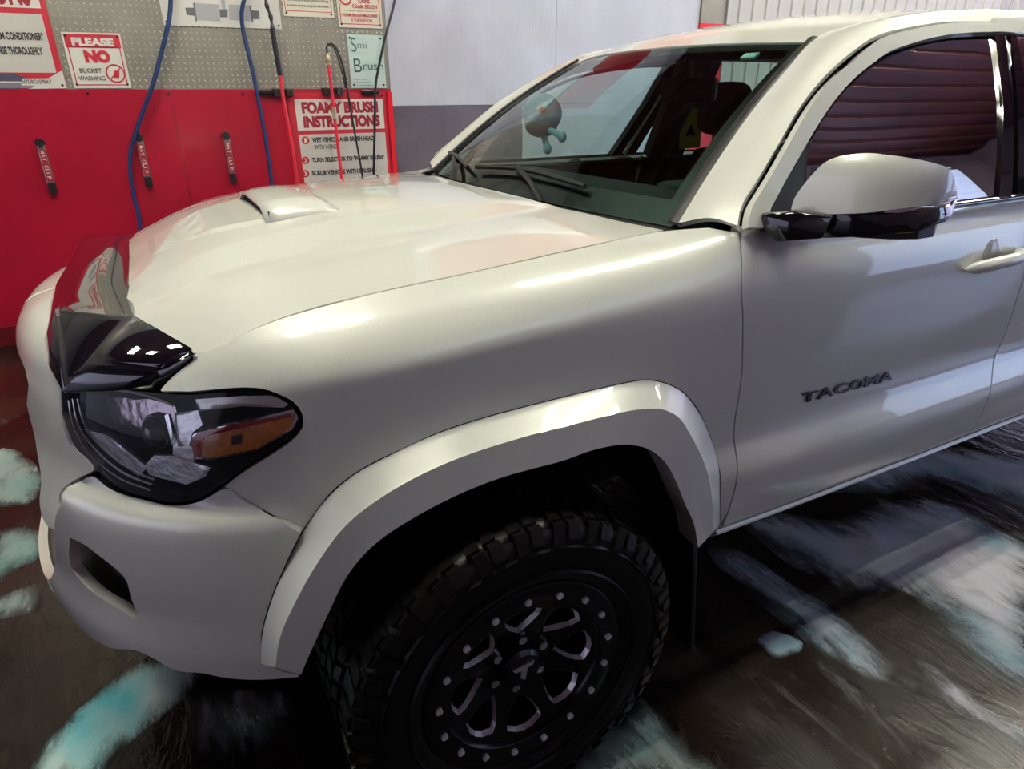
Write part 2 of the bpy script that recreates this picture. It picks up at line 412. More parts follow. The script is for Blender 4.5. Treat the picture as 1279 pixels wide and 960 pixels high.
# ---- outline picks shared by neighbouring panels
LAMP_OUT = [(3.6, 1.68), (3.691, 1.494), (3.967, 1.341), (4.654, 1.207), (5.549, 1.196), (6.155, 1.151), (6.901, 1.037), (7.334, 1.038), (7.634, 1.162), (7.847, 1.379), (7.878, 1.664), (7.761, 1.877), (7.535, 2.083), (7.01, 2.49), (6.574, 2.953), (6.062, 3.669), (5.687, 3.928), (5.246, 3.829), (4.815, 3.676), (4.285, 3.111), (3.786, 2.711), (3.625, 2.102)]
# ---- hood
ih = HOOD.I; jh = HOOD.J
def hood_edge(a0, a1, b, n=8): return [(a0 + (a1 - a0) * k / n, b) for k in range(n + 1)]
hood = panel('hood', HOOD, [[(1.0, 0.02)] + [(1.0, b) for b in range(1, 16)] + [(1.0, jh - 0.02)], hood_edge(1.0, ih, jh), [(ih, jh - b) for b in range(17)], hood_edge(ih, 1.0, 0)], M['paint'], truck, step=0.022, side=1, thick=0.012, gap=0.0020)
# ---- fender
FLARE_OUT = [(2.671, 4.782), (3.052, 4.408), (3.406, 4.158), (3.793, 3.984), (4.285, 3.826), (4.846, 3.758), (5.491, 3.736), (6.086, 3.744), (6.371, 3.787), (6.632, 3.914), (6.906, 4.141), (7.216, 4.53), (7.503, 5.005), (7.615, 5.73), (7.675, 6.373), (7.803, 6.966)]
DOOR_GAP = [(7.852, 0.62), (7.692, 2.355), (7.76, 3.274), (7.88, 4.202), (7.921, 5.369), (7.876, 6.7)]
SEAM = [(1.548, 4.226), (1.777, 4.361), (2.116, 4.506), (2.671, 4.782)]
LAMP_SIDE = [(1.29, 1.856), (2.026, 1.934), (2.432, 2.116), (2.694, 2.542), (2.876, 2.984), (2.894, 3.304), (2.777, 3.49), (2.546, 3.648), (1.995, 3.952), (1.551, 4.215)]
fender = panel('front_fender', SIDE, [[(1.3, 0.0)] + [(a, 0.0) for a in (2, 3, 4, 5, 6, 7, 7.45)], [(7.6, 0.0), (7.78, 0.5)], DOOR_GAP, FLARE_OUT[::-1], SEAM[::-1], LAMP_SIDE[::-1], [(0.96, 1.728), (0.704, 1.611)], [(0.69, 1.488), (0.906, 0.971), (1.316, 0.381)]], M['paint'], truck, step=0.02, thick=0.012)
fr = mirror_y(fender)
# ---- doors
REAR_GAP = [(10.921, 3.53), (10.925, 4.021), (10.979, 4.766), (10.906, 5.206), (10.81, 5.814), (10.792, 6.206), (10.783, 6.626)]
def bline(a0, a1, b, n=6): return [(a0 + (a1 - a0) * k / n, b) for k in range(n + 1)]
a_f, a_r = DOOR_GAP[-1], REAR_GAP[-1]
front_door = panel('front_door', SIDE, [bline(DOOR_GAP[0][0] - 0.02, REAR_GAP[0][0], 0.02), REAR_GAP, bline(a_r[0], a_f[0], 7.15), DOOR_GAP[::-1]], M['paint'], truck, step=0.025, thick=0.015)
RG0 = REAR_GAP
rear_door = panel('rear_door', SIDE, [bline(RG0[0][0], 12.75, 0.02), [(12.75, 0.1), (12.75, 3), (12.55, 5), (12.1, 6.2), (12.0, 7.15)], bline(12.0, a_r[0], 7.15), REAR_GAP[::-1]], M['paint'], truck, step=0.03, thick=0.015)
rocker = panel('rocker_panel', SIDE, [bline(7.55, 12.1, 7.2, 12), bline(12.1, 7.55, 8.0, 12)], M['paint'], truck, step=0.03, thick=0.02)
strip = loft('sill_strip', [[SIDE.ev(a, 7.15) + Vector((0, -0.004, 0.002)) for a in (7.75, 8.5, 9, 10, 11, 12)], [SIDE.ev(a, 7.2) + Vector((0, -0.012, -0.003)) for a in (7.75, 8.5, 9, 10, 11, 12)], [SIDE.ev(a, 7.3) + Vector((0, -0.004, -0.004)) for a in (7.75, 8.5, 9, 10, 11, 12)]], M['paint'], truck, n=40, mm=4)
bed = panel('bed_side', SIDE, [bline(12.8, 15, 0.02), [(15, 0.1), (15, 4), (15, 7)], [(14.6, 7), (14.45, 6), (14.3, 5.0), (14.1, 4.2), (13.9, 4.0), (13.6, 4.2), (13.35, 5.0), (13.2, 6), (13.1, 7)], [(12.1, 7.15), (12.2, 6.2), (12.65, 5), (12.8, 3)]], M['paint'], truck, step=0.04, thick=0.015)
for o in (front_door, rear_door, rocker, strip, bed): mirror_y(o)
# black body shell behind the gaps
def shell_fn(o): return o
bs = panel('inner_body_shell', SIDE, [bline(1.0, 15, 0.0, 20), [(15, 0.1), (15, 7)], [(8.0, 7), (7.5, 6.6), (7.0, 5.5), (6.3, 4.7), (5, 4.5), (4, 4.8), (3, 6), (2.6, 7)], [(1.5, 7), (1.2, 3)]], M['under'], truck, step=0.05, off=-0.03, thick=0.0, gap=0)
mirror_y(bs)
hs = panel('hood_liner', HOOD, [[(0.0, 0.3), (0.0, jh - 0.3)], [(ih - 0.05, jh - 0.3), (ih - 0.05, 0.3)]], M['under'], truck, step=0.06, off=-0.035, side=1, thick=0.0, gap=0)

# ---- fender flare
F0 = [tuple(SIDE.ev(a, b)) for a, b in FLARE_OUT]
F0 = [tuple(p) for p in [FRONT.ev(a, b) for a, b in [(6.762, 7.926), (6.879, 7.123), (7.215, 6.128)]]] + F0
F1 = [(-0.4534, -0.93, 0.5987), (-0.4372, -0.935, 0.6627), (-0.4076, -0.94, 0.7214), (-0.3662, -0.945, 0.7867), (-0.3152, -0.95, 0.8469), (-0.2559, -0.953, 0.8828), (-0.182, -0.955, 0.9088), (-0.0939, -0.957, 0.9249), (0.0146, -0.957, 0.9307), (0.0876, -0.957, 0.9299), (0.2308, -0.957, 0.9284), (0.2991, -0.957, 0.9194), (0.3387, -0.957, 0.9049), (0.3762, -0.957, 0.8763), (0.4113, -0.957, 0.8269), (0.4442, -0.955, 0.777), (0.4796, -0.952, 0.7094), (0.5057, -0.95, 0.6268), (0.5223, -0.948, 0.545)]
F2 = [(-0.4162, -0.935, 0.567), (-0.4002, -0.94, 0.6039), (-0.3564, -0.948, 0.6904), (-0.3214, -0.955, 0.7552), (-0.2764, -0.96, 0.8017), (-0.215, -0.963, 0.8316), (-0.1257, -0.965, 0.8565), (-0.0322, -0.966, 0.8675), (0.0835, -0.966, 0.8658), (0.154, -0.966, 0.8702), (0.2192, -0.966, 0.8649), (0.2607, -0.966, 0.8513), (0.2952, -0.966, 0.8322), (0.3393, -0.965, 0.79), (0.3775, -0.962, 0.7299), (0.4119, -0.96, 0.6628), (0.4486, -0.957, 0.596), (0.4723, -0.955, 0.5223)]
F3 = [(x, y + 0.035, z) for x, y, z in F2]; F4 = [(x, y + 0.065, z + 0.004) for x, y, z in F2]
flare = loft('fender_flare', [F0, F1, F2, F3, F4], M['paint'], truck, n=90, mm=1, lin=True)
_m = flare
mirror_y(flare)
# wheel well
def arch(x, z): return x, z
wl = []
lin = [(p[0], p[2]) for p in resample(F2, 30)]
loft('wheel_well_liner', [[(x, -0.93, z + 0.006) for x, z in lin], [(x * 1.04 + 0.0, -0.80, z + 0.02) for x, z in lin], [(x * 1.04, -0.35, z + 0.03) for x, z in lin]], M['under'], truck, n=40, mm=2)
boxo('wheel_well_wall', (0.05, -0.36, 0.66), (1.0, 0.03, 0.72), M['under'], truck)
mf = [(0.474, -0.935, 0.5736), (0.4893, -0.935, 0.5684), (0.5241, -0.935, 0.2786), (0.4645, -0.9, 0.224)]
bm = bmesh.new(); box(bm, (0.505, -0.83, 0.36), (0.014, 0.20, 0.40), Matrix.Rotation(math.radians(-6), 3, 'Y'), 0.004); mud = bmobj('mud_flap', bm, M['black_plastic'], truck)
mirror_y(mud)

# ---- bumper, grille surround, grille
def plan_surf(offs, zs):
    rows = []
    for i, (x, y) in enumerate(PLAN):
        a = Vector(PLAN[max(i - 1, 0)]); b = Vector(PLAN[min(i + 1, len(PLAN) - 1)]); t = (b - a).normalized()
        n = Vector((t.y, -t.x))
        if n.x > 0: n = -n
        if i >= 5 and n.y > 0: n = -n
        rows.append([(x + n.x * o, y + n.y * o, z) for o, z in zip(offs, zs)])
    return Surf(rows)
SURR = plan_surf((-0.14, -0.035, -0.004, 0.010, 0.022, 0.040, 0.060, 0.072, 0.076), (1.085, 1.055, 0.99, 0.93, 0.86, 0.80, 0.74, 0.68, 0.60))
B_TOP = [(3.817, 4.954), (3.862, 4.398), (4.153, 3.601), (4.52, 3.834), (4.854, 3.926), (5.25, 3.942), (5.689, 4.0), (6.06, 3.751), (6.57, 3.001), (6.803, 3.396), (7.147, 4.032), (7.702, 5.168)]
B_BACK = [(7.702, 5.168), (7.215, 6.128), (6.879, 7.123), (6.847, 7.724), (7.009, 8.131), (7.313, 8.332)]
B_BOT = [(6.87, 8.491), (6.363, 8.493), (6.052, 8.446), (5.751, 8.363), (5.368, 8.402), (5.019, 8.115), (4.663, 8.068), (4.125, 8.427), (3.25, 8.75), (2.75, 8.625)]
FOG = [(3.865, 5.808), (4.283, 5.802), (4.883, 6.132), (4.899, 6.664), (4.923, 7.168), (4.566, 7.029), (4.17, 6.979), (3.825, 6.867), (3.592, 6.657), (3.707, 6.223)]
bumper = panel('front_bumper', FRONT, [B_TOP, B_BACK, [(7.299, 8.48)], B_BOT, [(2.4, 9.0), (1.2, 9.2), (0, 9.2)], [(0, 8.4), (1.5, 8.3), (2.4, 7.9), (2.9, 7.1), (3.3, 6.2), (3.55, 5.6), (3.84, 5.15)]], M['paint'], truck, holes=[[FOG]], step=0.016, thick=0.02)
mirror_y(bumper)
BF = [(6.819, 7.857), (7.335, 8.367), (6.87, 8.491), (6.363, 8.493)]
fogb = panel('fog_lamp_recess', FRONT, [[(2.2, 5.9), (3.6, 4.9), (4.6, 4.9), (5.8, 5.5)], [(5.8, 7.8), (4.4, 7.8), (2.2, 7.4)]], M['black_plastic'], truck, off=-0.05, thick=0.0, gap=0, step=0.03)
mirror_y(fogb)
fl_c = FRONT.ev(4.55, 6.3); fl_n = FRONT.nrm(4.55, 6.3) * -1
fog = cylo('fog_lamp', fl_c - fl_n * 0.055, fl_c - fl_n * 0.03, 0.03, M['black_plastic'], truck, n=20)
fogl = cylo('fog_lamp_lens', fl_c - fl_n * 0.03, fl_c - fl_n * 0.026, 0.024, M['lamp_glass'], truck, n=20)
S_R = [(3.663, 1.595), (3.62, 1.839), (3.704, 2.522), (3.912, 3.184), (4.168, 3.414), (4.395, 3.575), (4.323, 3.756), (3.797, 4.374), (3.5, 4.96), (3.568, 5.478), (3.934, 5.798), (3.712, 6.142)]
S_L = [(3.266, 6.282), (3.05, 6.221), (2.886, 5.749), (2.854, 4.961), (2.631, 4.313), (2.478, 3.697), (2.27, 3.104)]
surround = panel('grille_surround', SURR, [[(0, 0.05), (1, 0.05), (2, 0.05), (3.0, 0.1), (3.45, 0.35)], S_R, S_L, [(2.45, 2.3), (2.1, 1.9), (1, 1.7), (0, 1.65)]], M['paint'], truck, step=0.016, thick=0.02)
mirror_y(surround)
gback = panel('grille_backing', SURR, [[(0, 1.4), (2.2, 1.5)], [(3.0, 4), (3.3, 5.4)], [(3.0, 7.2), (0, 7.95)]], M['under'], truck, off=-0.075, thick=0.0, gap=0, step=0.04)
mirror_y(gback)
for k in range(8):
    z = 0.955 - k * 0.038; y = 0.33 + 0.012 * k if k < 6 else 0.36
    P = []
    for j in range(13):
        yy = -y + 2 * y * j / 12; a = abs(yy)
        x = -0.79 + 0.26 * (a ** 2) + (0.01 if k == 0 else 0)
        P.append((x, yy, z))
    loft('grille_bar', [[(p[0] + 0.02, p[1], p[2] + 0.010) for p in P], [(p[0] - 0.012, p[1], p[2] + 0.006) for p in P], [(p[0] - 0.012, p[1], p[2] - 0.006) for p in P], [(p[0] + 0.02, p[1], p[2] - 0.010) for p in P]], M['black_plastic'], truck, n=20, mm=1, lin=True)
bbm = panel('bumper_beam', FRONT, [[(0, 2.0), (2.6, 2.0), (4.2, 5)], [(4.2, 8.4), (0, 8.4)]], M['under'], truck, off=-0.085, thick=0.0, gap=0, step=0.05)
mirror_y(bbm)
boxo('radiator', (-0.40, 0, 0.80), (0.36, 1.05, 0.42), M['under'], truck)
fsh = panel('front_inner_shell', FRONT, [[(3.3, 1.2), (5, 1.2), (8, 1.2)], [(8, 4.5), (7.2, 6), (6.9, 8.2)], [(5, 7.8), (3.4, 7.8)]], M['under'], truck, off=-0.09, thick=0.0, gap=0, step=0.05)
mirror_y(fsh)
# ---- headlight (thing > headlight > its pieces)
LAMP_OUT = [(3.622, 1.672), (3.691, 1.494), (3.968, 1.348), (4.654, 1.214), (5.549, 1.196), (6.155, 1.158), (6.9, 1.05), (7.333, 1.052), (7.634, 1.162), (7.847, 1.379), (7.878, 1.664), (7.761, 1.877), (7.537, 2.067), (7.012, 2.472), (6.574, 2.953), (6.062, 3.669), (5.687, 3.928), (5.246, 3.829), (4.815, 3.676), (4.285, 3.111), (3.786, 2.711), (3.648, 2.092)]
hl = empty('headlight', parent=truck)
SG = [LAMP_OUT + [LAMP_OUT[0]]]
panel('lamp_housing', FRONT, SG, M['under'], hl, off=-0.075, thick=0.0, gap=0.004, step=0.02)
def lamp_wall(off0, off1, m):
    lp = inset2(loop2(FRONT, SG, 0.02), 0.004); n = len(lp); P = []
    for o in (off0, off1):
        for q in lp:
            a, b = FRONT.par(q); P.append(FRONT.ev(a, b) - FRONT.nrm(a, b) * o)
    return raw('lamp_rim', P, [(i, (i + 1) % n, n + (i + 1) % n, n + i) for i in range(n)], m, hl, True)
lamp_wall(0.003, -0.075, M['lamp_dark'])
panel('lens', FRONT, SG, M['lamp_glass'], hl, off=0.006, thick=0.0, gap=0.003, step=0.018)
AMB = [(6.173, 1.941), (6.28, 1.826), (6.966, 1.629), (7.727, 1.469), (7.776, 1.556), (7.693, 1.738), (7.161, 2.121), (6.4, 2.351), (6.182, 2.358), (6.146, 2.133)]
ts = panel('turn_signal', FRONT, [[q] for q in AMB], M['amber'], hl, off=-0.006, thick=0.012, gap=0.0, step=0.015)
AM2 = [(6.122, 1.932), (6.256, 1.786), (6.968, 1.588), (7.754, 1.415), (7.821, 1.559), (7.712, 1.783), (7.166, 2.185), (6.375, 2.439), (6.119, 2.435), (6.092, 2.155)]
rr = panel('turn_signal_bezel', FRONT, [[q] for q in AM2], M['chrome'], hl, off=-0.012, thick=0.01, gap=0.0, step=0.015)
ts['label'] = 'amber turn signal lens in a chrome bezel'
REDE = [(6.173, 1.941), (6.28, 1.826), (6.966, 1.629), (7.727, 1.469), (7.756, 1.526), (6.962, 1.714), (6.354, 1.908), (6.25, 2.333), (6.182, 2.358), (6.146, 2.133)]
panel('turn_signal_edge', FRONT, [[q] for q in REDE], M['red_edge'], hl, off=-0.004, thick=0.002, gap=0.0, step=0.015)
AMS = [(6.808, 1.863), (6.956, 1.829), (6.943, 2.011), (6.796, 2.032)]
panel('bulb_socket', FRONT, [[q] for q in AMS], M['badge'], hl, off=-0.003, thick=0.002, gap=0.0, step=0.01)
def piece(name, L, m, off, th=0.006): return panel(name, FRONT, [[q] for q in L], m, hl, off=off, thick=th, gap=0.0, step=0.012)
piece('chrome_brow', [(6.198, 1.274), (6.985, 1.169), (7.488, 1.16), (7.717, 1.302), (7.618, 1.367), (6.978, 1.343), (6.256, 1.469)], M['brow'], -0.008)
piece('chrome_bracket', [(5.821, 1.541), (6.216, 1.459), (6.296, 1.711), (6.124, 1.872), (6.053, 2.161), (5.867, 2.203)], M['reflector'], -0.012)
piece('chrome_bracket', [(5.77, 1.964), (5.852, 2.222), (6.062, 2.192), (6.05, 2.552), (5.909, 3.067), (5.787, 2.578), (5.708, 2.414)], M['reflector'], -0.018)
piece('chrome_spear', [(5.625, 1.621), (5.69, 1.585), (5.797, 2.133), (5.736, 2.208)], M['chrome'], -0.016)
piece('lower_reflector', [(5.187, 2.802), (5.403, 2.494), (5.73, 2.445), (5.926, 2.518), (6.335, 2.625), (6.213, 2.865), (5.872, 3.188), (5.247, 3.033)], M['reflector'], -0.014)
piece('inner_reflector', [(4.603, 1.559), (4.991, 1.447), (5.539, 1.495), (5.651, 1.982), (5.589, 2.333), (5.32, 2.322), (4.943, 2.299), (4.642, 2.103)], M['bowl'], -0.05)
piece('side_reflector', [(3.825, 2.439), (4.431, 2.34), (4.886, 2.62), (5.176, 2.893), (4.965, 3.244), (4.422, 2.864)], M['reflector'], -0.02)
pc = FRONT.ev(5.15, 2.2); pn = FRONT.nrm(5.15, 2.2) * -1
pn = Vector((-0.85, -0.5, 0)).normalized()
cylo('projector', pc - pn * 0.09, pc - pn * 0.045, 0.032, M['chrome'], hl, n=28)
bm = bmesh.new(); bmesh.ops.create_uvsphere(bm, u_segments=24, v_segments=12, radius=0.029, matrix=Matrix.Translation(pc - pn * 0.052)); bmobj('projector_lens', bm, M['gloss_black'], hl)
for k, line in enumerate(([(3.74, 1.787), (3.819, 2.262), (3.979, 2.673), (4.349, 3.019), (4.8, 3.342), (5.308, 3.515)], [(3.843, 1.718), (3.958, 2.171), (4.151, 2.519), (4.514, 2.844), (4.917, 3.093), (5.368, 3.24)], [(3.965, 1.678), (4.109, 2.08), (4.313, 2.383), (4.663, 2.679), (5.028, 2.9), (5.411, 3.053)], [(4.062, 1.439), (4.946, 1.289), (5.529, 1.32), (5.856, 1.416)])):
    tubeo('lens_rib', [FRONT.ev(a, b) + FRONT.nrm(a, b) * 0.004 for a, b in line], 0.0018, M['brow'], hl, n=20, k=5)
piece('bowl_edge', [(3.801, 1.718), (4.496, 1.556), (4.617, 1.853), (4.566, 2.159), (4.113, 2.425), (3.922, 2.134)], M['bowl'], -0.06)
hr = empty('headlight', parent=truck)
for c in list(hl.children):
    q = mirror_y(c); q.parent = hr

# ---- hood deflector
def V3(*p): return Vector(p)
a_ = V3(*(-0.4722, -0.735, 1.1083)); b_ = V3(*(-0.5721, -0.475, 1.0993)); n1 = V3(*(-0.5299, -0.715, 1.0834)); n2 = V3(*(-0.6385, -0.575, 1.0704))
f_ = V3(*(-0.6861, -0.42, 1.1237)); l1 = V3(*(-0.5381, -0.7, 1.0399)); l2 = V3(*(-0.6741, -0.6, 1.0467)); a2 = V3(*(-0.4721, -0.737, 1.1034))
a_.z += 0.003; b_.z += 0.006; b_.x += 0.004
B0 = V3(-0.560, 0, 1.130); Fc = V3(-0.705, 0, 1.108); Lc = V3(-0.76, 0, 1.035)
b1 = V3(b_.x * 0.45 + B0.x * 0.55, -0.24, b_.z * 0.4 + B0.z * 0.6); f1 = V3(*(-0.6954, -0.25, 1.1073)); lm = V3(-0.735, -0.35, 1.035)
mir = lambda p: V3(p.x, -p.y, p.z)
half = [a_, b_, n1, n2, f_, l1, l2, a2, b1, f1, lm]
vs = half + [mir(p) for p in half] + [B0, Fc, Lc]
H = len(half)
def hf(fs, mirror): return [tuple((i + H if i < H else i) for i in f)[::-1] for f in fs] if mirror else fs
B0i, Fci, Lci = 2 * H, 2 * H + 1, 2 * H + 2
fs = [(0, 2, 3, 1), (0, 7, 5, 2), (2, 5, 6, 3), (1, 3, 6, 4), (1, 4, 9, 8), (8, 9, Fci, B0i), (4, 6, 10, 9), (9, 10, Lci, Fci)]
allf = hf(fs, False) + hf(fs, True)
defl = raw('hood_deflector', vs, allf, M['gloss_black'], truck, True)
bmx = bmesh.new(); bmx.from_mesh(defl.data); bmesh.ops.recalc_face_normals(bmx, faces=bmx.faces)
bmesh.ops.bevel(bmx, geom=[e for e in bmx.edges if len(e.link_faces) == 2 and e.calc_face_angle(0) > 0.25], offset=0.010, segments=3, affect='EDGES')
bmx.to_mesh(defl.data); bmx.free(); defl.data.polygons.foreach_set('use_smooth', [True] * len(defl.data.polygons))
if defl.data.polygons[0].normal.z < 0: defl.data.flip_normals()
sm = defl.modifiers.new('thickness', 'SOLIDIFY'); sm.thickness = 0.005; sm.offset = -1
defl['label'] = 'glossy black hood deflector'

# ---- hood scoop
def hz(x, y):
    best = None
    for i in range(61):
        a = 6 * i / 60; p = HOOD.ev(a, _hb(y))
        if best is None or abs(p.x - x) < best[0]: best = (abs(p.x - x), p.z)
    return best[1]
def _hb(y):
    Y = [-0.77] + [-q for q in HY] + list(HY[:-1])[::-1] + [0.77]
    for k in range(16):
        if y <= Y[k + 1]: return k + (y - Y[k]) / (Y[k + 1] - Y[k])
    return 16
def srow(x, w, h, lip=0.0):
    P = []
    for k in range(9):
        y = -w + 2 * w * k / 8
        e = 0.0 if k in (0, 8) else 1.0
        P.append((x + (0.012 if k in (0, 8) else 0) * 0, y * (1.0 if e else 1.08), hz(x, y) + (h * e) - (0.004 if not e else 0)))
    return P
rows = [srow(-0.262, 0.215, 0.021), srow(-0.22, 0.222, 0.023), srow(-0.17, 0.228, 0.021), srow(-0.125, 0.232, 0.013), srow(-0.095, 0.235, -0.002)]
scoop = raw('hood_scoop', [p for r in rows for p in r], [(i * 9 + k, i * 9 + k + 1, (i + 1) * 9 + k + 1, (i + 1) * 9 + k) for i in range(4) for k in range(8)], M['paint'], truck, True)
scoop.data.set_sharp_from_angle(angle=math.radians(25))
sm = scoop.modifiers.new('thickness', 'SOLIDIFY'); sm.thickness = 0.004; sm.offset = -1
mth = raw('scoop_opening', [(-0.256, -0.216, hz(-0.25, -0.21) - 0.003), (-0.256, 0.216, hz(-0.25, 0.228) + 0.0), (-0.250, 0.216, hz(-0.25, 0.216) + 0.020), (-0.250, -0.216, hz(-0.25, -0.216) + 0.020)], [(0, 1, 2, 3)], M['under'], truck)
# raised ramp in front of the opening
rr_ = []
for x, w, h in ((-0.268, 0.20, 0.006), (-0.32, 0.185, 0.0055), (-0.38, 0.165, 0.005), (-0.44, 0.14, 0.004), (-0.50, 0.11, 0.002), (-0.54, 0.08, -0.001)):
    rr_.append([(x, -w * 1.12, hz(x, w) - 0.002), (x, -w, hz(x, w) + h), (x, w, hz(x, w) + h), (x, w * 1.12, hz(x, w) - 0.002)])
ramp = raw('scoop_ramp', [p for r in rr_ for p in r], [(i * 4 + k, (i + 1) * 4 + k, (i + 1) * 4 + k + 1, i * 4 + k + 1) for i in range(5) for k in range(3)], M['paint'], truck, False)
def _hy(b): return max(-0.74, min(0.74, HOOD.ev(HOOD.I, b).y))
# ---- windshield, cowl, pillars, roof
WSL = [(t, 0.28) for t in (0, 1, 2, 3, 4)]; WSR = [(t, 7.72) for t in (0, 1, 2, 3, 4)]
def wsb(t): return [(t, 0.28 + (7.72 - 0.28) * k / 8) for k in range(9)]
wsg = panel('windshield', WS, [wsb(0.0), WSR, wsb(4.0)[::-1], WSL[::-1]], M['glass'], truck, step=0.05, side=1, thick=0.0, gap=0.0)
# black ceramic border of the windshield
def ring(name, S, outer, inner, m, off, side, step=0.02):
    return panel(name, S, outer, m, truck, holes=[inner], step=step, side=side, off=off, thick=0.0, gap=0.0)
ring('windshield_border', WS, [wsb(0.0), WSR, wsb(4.0)[::-1], WSL[::-1]], [[(0.42, 0.62 + 6.76 * k / 8) for k in range(9)], [(0.42 + (3.80 - 0.42) * k / 4, 7.42) for k in range(5)], [(3.80, 0.62 + 6.76 * k / 8) for k in range(9)][::-1], [(3.80 - (3.80 - 0.42) * k / 4, 0.58) for k in range(5)]], M['black_plastic'], -0.004, 1)
for lo_, hi_ in ((0.04, 0.30), (7.62, 7.99)):
    loft('windshield_moulding', [[WS.ev(t, lo_) + WS.nrm(t, 4) * 0.010 for t in (0, 1, 2, 3, 4)], [WS.ev(t, (lo_ + hi_) / 2) + WS.nrm(t, 4) * 0.016 for t in (0, 1, 2, 3, 4)], [WS.ev(t, hi_) + WS.nrm(t, 4) * 0.012 for t in (0, 1, 2, 3, 4)]], M['black_plastic'], truck, n=24, mm=2, thick=0.003)
HR = [HOOD.ev(HOOD.I, b) for b in range(17)]; WB = [WS.ev(0, 4 + 4 * _hy(b) / 0.75) for b in range(17)]
loft('cowl_panel', [[p + Vector((-0.015, 0, -0.016)) for p in HR], [p + Vector((0.02, 0, -0.03)) for p in HR], [p + Vector((0.0, 0, -0.006)) for p in WB]], M['black_plastic'], truck, n=50, mm=3)
# body side of the cabin
AGAP = [(0.5774, -0.8568, 1.2264), (0.601, -0.8386, 1.2627), (0.6634, -0.8151, 1.3099), (0.7597, -0.7775, 1.3851), (0.8505, -0.7425, 1.455), (0.9524, -0.7124, 1.5153), (1.0683, -0.6856, 1.5689), (1.158, -0.6693, 1.6014), (1.2731, -0.6584, 1.6233), (1.4502, -0.6476, 1.6447), (1.6379, -0.6432, 1.6537), (1.7706, -0.6412, 1.6576), (1.8506, -0.6403, 1.6595)]
lastz = AGAP[-1][2]
AGAP = AGAP + [(2.2, -0.86 + 0.5 * (lastz - 0.005 - 1.22), lastz - 0.005), (2.5, -0.86 + 0.5 * (lastz - 0.03 - 1.22), lastz - 0.03)]
WE = [tuple(WS.ev(t, 0.12)) for t in (0, 1, 2, 3, 4)]
RE = [tuple(ROOF.ev(t, 0.0)) for t in (1, 2, 3, 4, 5)]
PO = WE + RE
def lift(curve1, curve2, d, n=24):
    c1, c2 = resample(curve1, n), resample(curve2, n)
    return [(a + b) / 2 + Vector((0, -0.5, 0.86)) * d for a, b in zip(c1, c2)]
pillar_c = lift(PO, AGAP, 0.016)
cabside = loft('cabin_side_rail', [PO, pillar_c, AGAP], M['paint'], truck, n=70, mm=6, thick=0.012)
mirror_y(cabside)
loft('roof_ditch_moulding', [[Vector(p) + Vector((0, 0.010, 0.001)) for p in PO], [Vector(p) + Vector((0, -0.003, 0.004)) for p in PO]], M['black_plastic'], truck, n=60, mm=1, thick=0.004)
roof = panel('roof', ROOF, [[(0, 0.15 + 7.7 * k / 8) for k in range(9)], [(5 * k / 5, 7.85) for k in range(6)], [(5, 7.85 - 7.7 * k / 8) for k in range(9)], [(5 - k, 0.15) for k in range(6)]], M['paint'], truck, step=0.04, side=1, thick=0.012, gap=0.0)
# door frames, window, trims
TRIM = [(0.636, 0.597), (0.849, 1.219), (1.086, 1.83), (1.288, 2.277), (1.524, 2.683), (1.814, 3.122), (2.11, 3.482), (2.406, 3.751), (2.71, 3.925), (3.124, 4.038)]
FR_O = [(0.449, 0.366), (0.496, 0.663), (0.645, 1.082), (0.878, 1.705), (1.102, 2.271), (1.358, 2.746), (1.651, 3.273), (1.873, 3.697), (2.165, 3.986), (2.613, 4.254), (3.074, 4.363), (3.427, 4.414)]
BP_R = [(3.427, 4.414), (3.33, 2.251)]
frame = panel('front_door_frame', GSIDE, [FR_O, [(3.39, 4.104), (3.124, 4.038)], TRIM[::-1], [(0.6, 0.435), (0.581, 0.253), (0.447, 0.296)]], M['paint'], truck, step=0.018, thick=0.02)
vis_in = [(0.991, 1.33), (1.079, 1.629), (1.213, 1.915), (1.412, 2.339), (1.635, 2.714), (1.901, 3.089), (2.164, 3.368), (2.432, 3.572), (2.753, 3.721), (3.058, 3.79)]
visor = panel('window_visor', GSIDE, [TRIM[2:], vis_in[::-1]], M['gloss_black'], truck, step=0.02, off=0.012, thick=0.006)
sail = panel('window_sail_trim', GSIDE, [[(0.619, 0.53), (0.869, 1.229), (1.067, 1.765), (1.042, 1.391)], [(0.96, 0.991), (0.918, 0.535), (0.881, 0.202)], [(0.579, 0.225), (0.6, 0.435)]], M['black_plastic'], truck, step=0.02, off=0.003, thick=0.01)
GW = [(0.924, 0.533), (0.998, 1.397), (1.092, 1.762), (1.28, 2.211), (1.517, 2.626), (1.804, 3.027), (2.099, 3.361), (2.394, 3.619), (2.697, 3.793), (3.106, 3.879)]
gw = panel('front_door_window', GSIDE, [GW, [(3.106, 3.879), (3.025, 2.213), (2.791, 0.243)], [(2.339, 0.147), (1.5, 0.0), (0.875, 0.0)]], M['side_glass'], truck, step=0.05, off=-0.010, thick=0.0, gap=0.0)
bp = panel('pillar_trim', GSIDE, [[(3.088, 3.981), (3.23, 4.028)], [(3.103, 2.21), (2.868, 0.242)], [(2.707, 0.246), (2.852, 1.291), (2.974, 2.262)]], M['gloss_black'], truck, step=0.02, off=0.012, thick=0.03)
bp2 = panel('pillar_trim', GSIDE, [[(3.384, 4.051), (3.299, 2.252), (3.094, 0.242)], [(2.934, 0.226), (3.159, 2.256), (3.301, 4.039)]], M['gloss_black'], truck, step=0.02, off=0.004, thick=0.02)
XW = [(4.15, 4.02), (4.9, 4.02), (5.35, 3.6), (5.5, 2.6), (5.5, 0.35)]
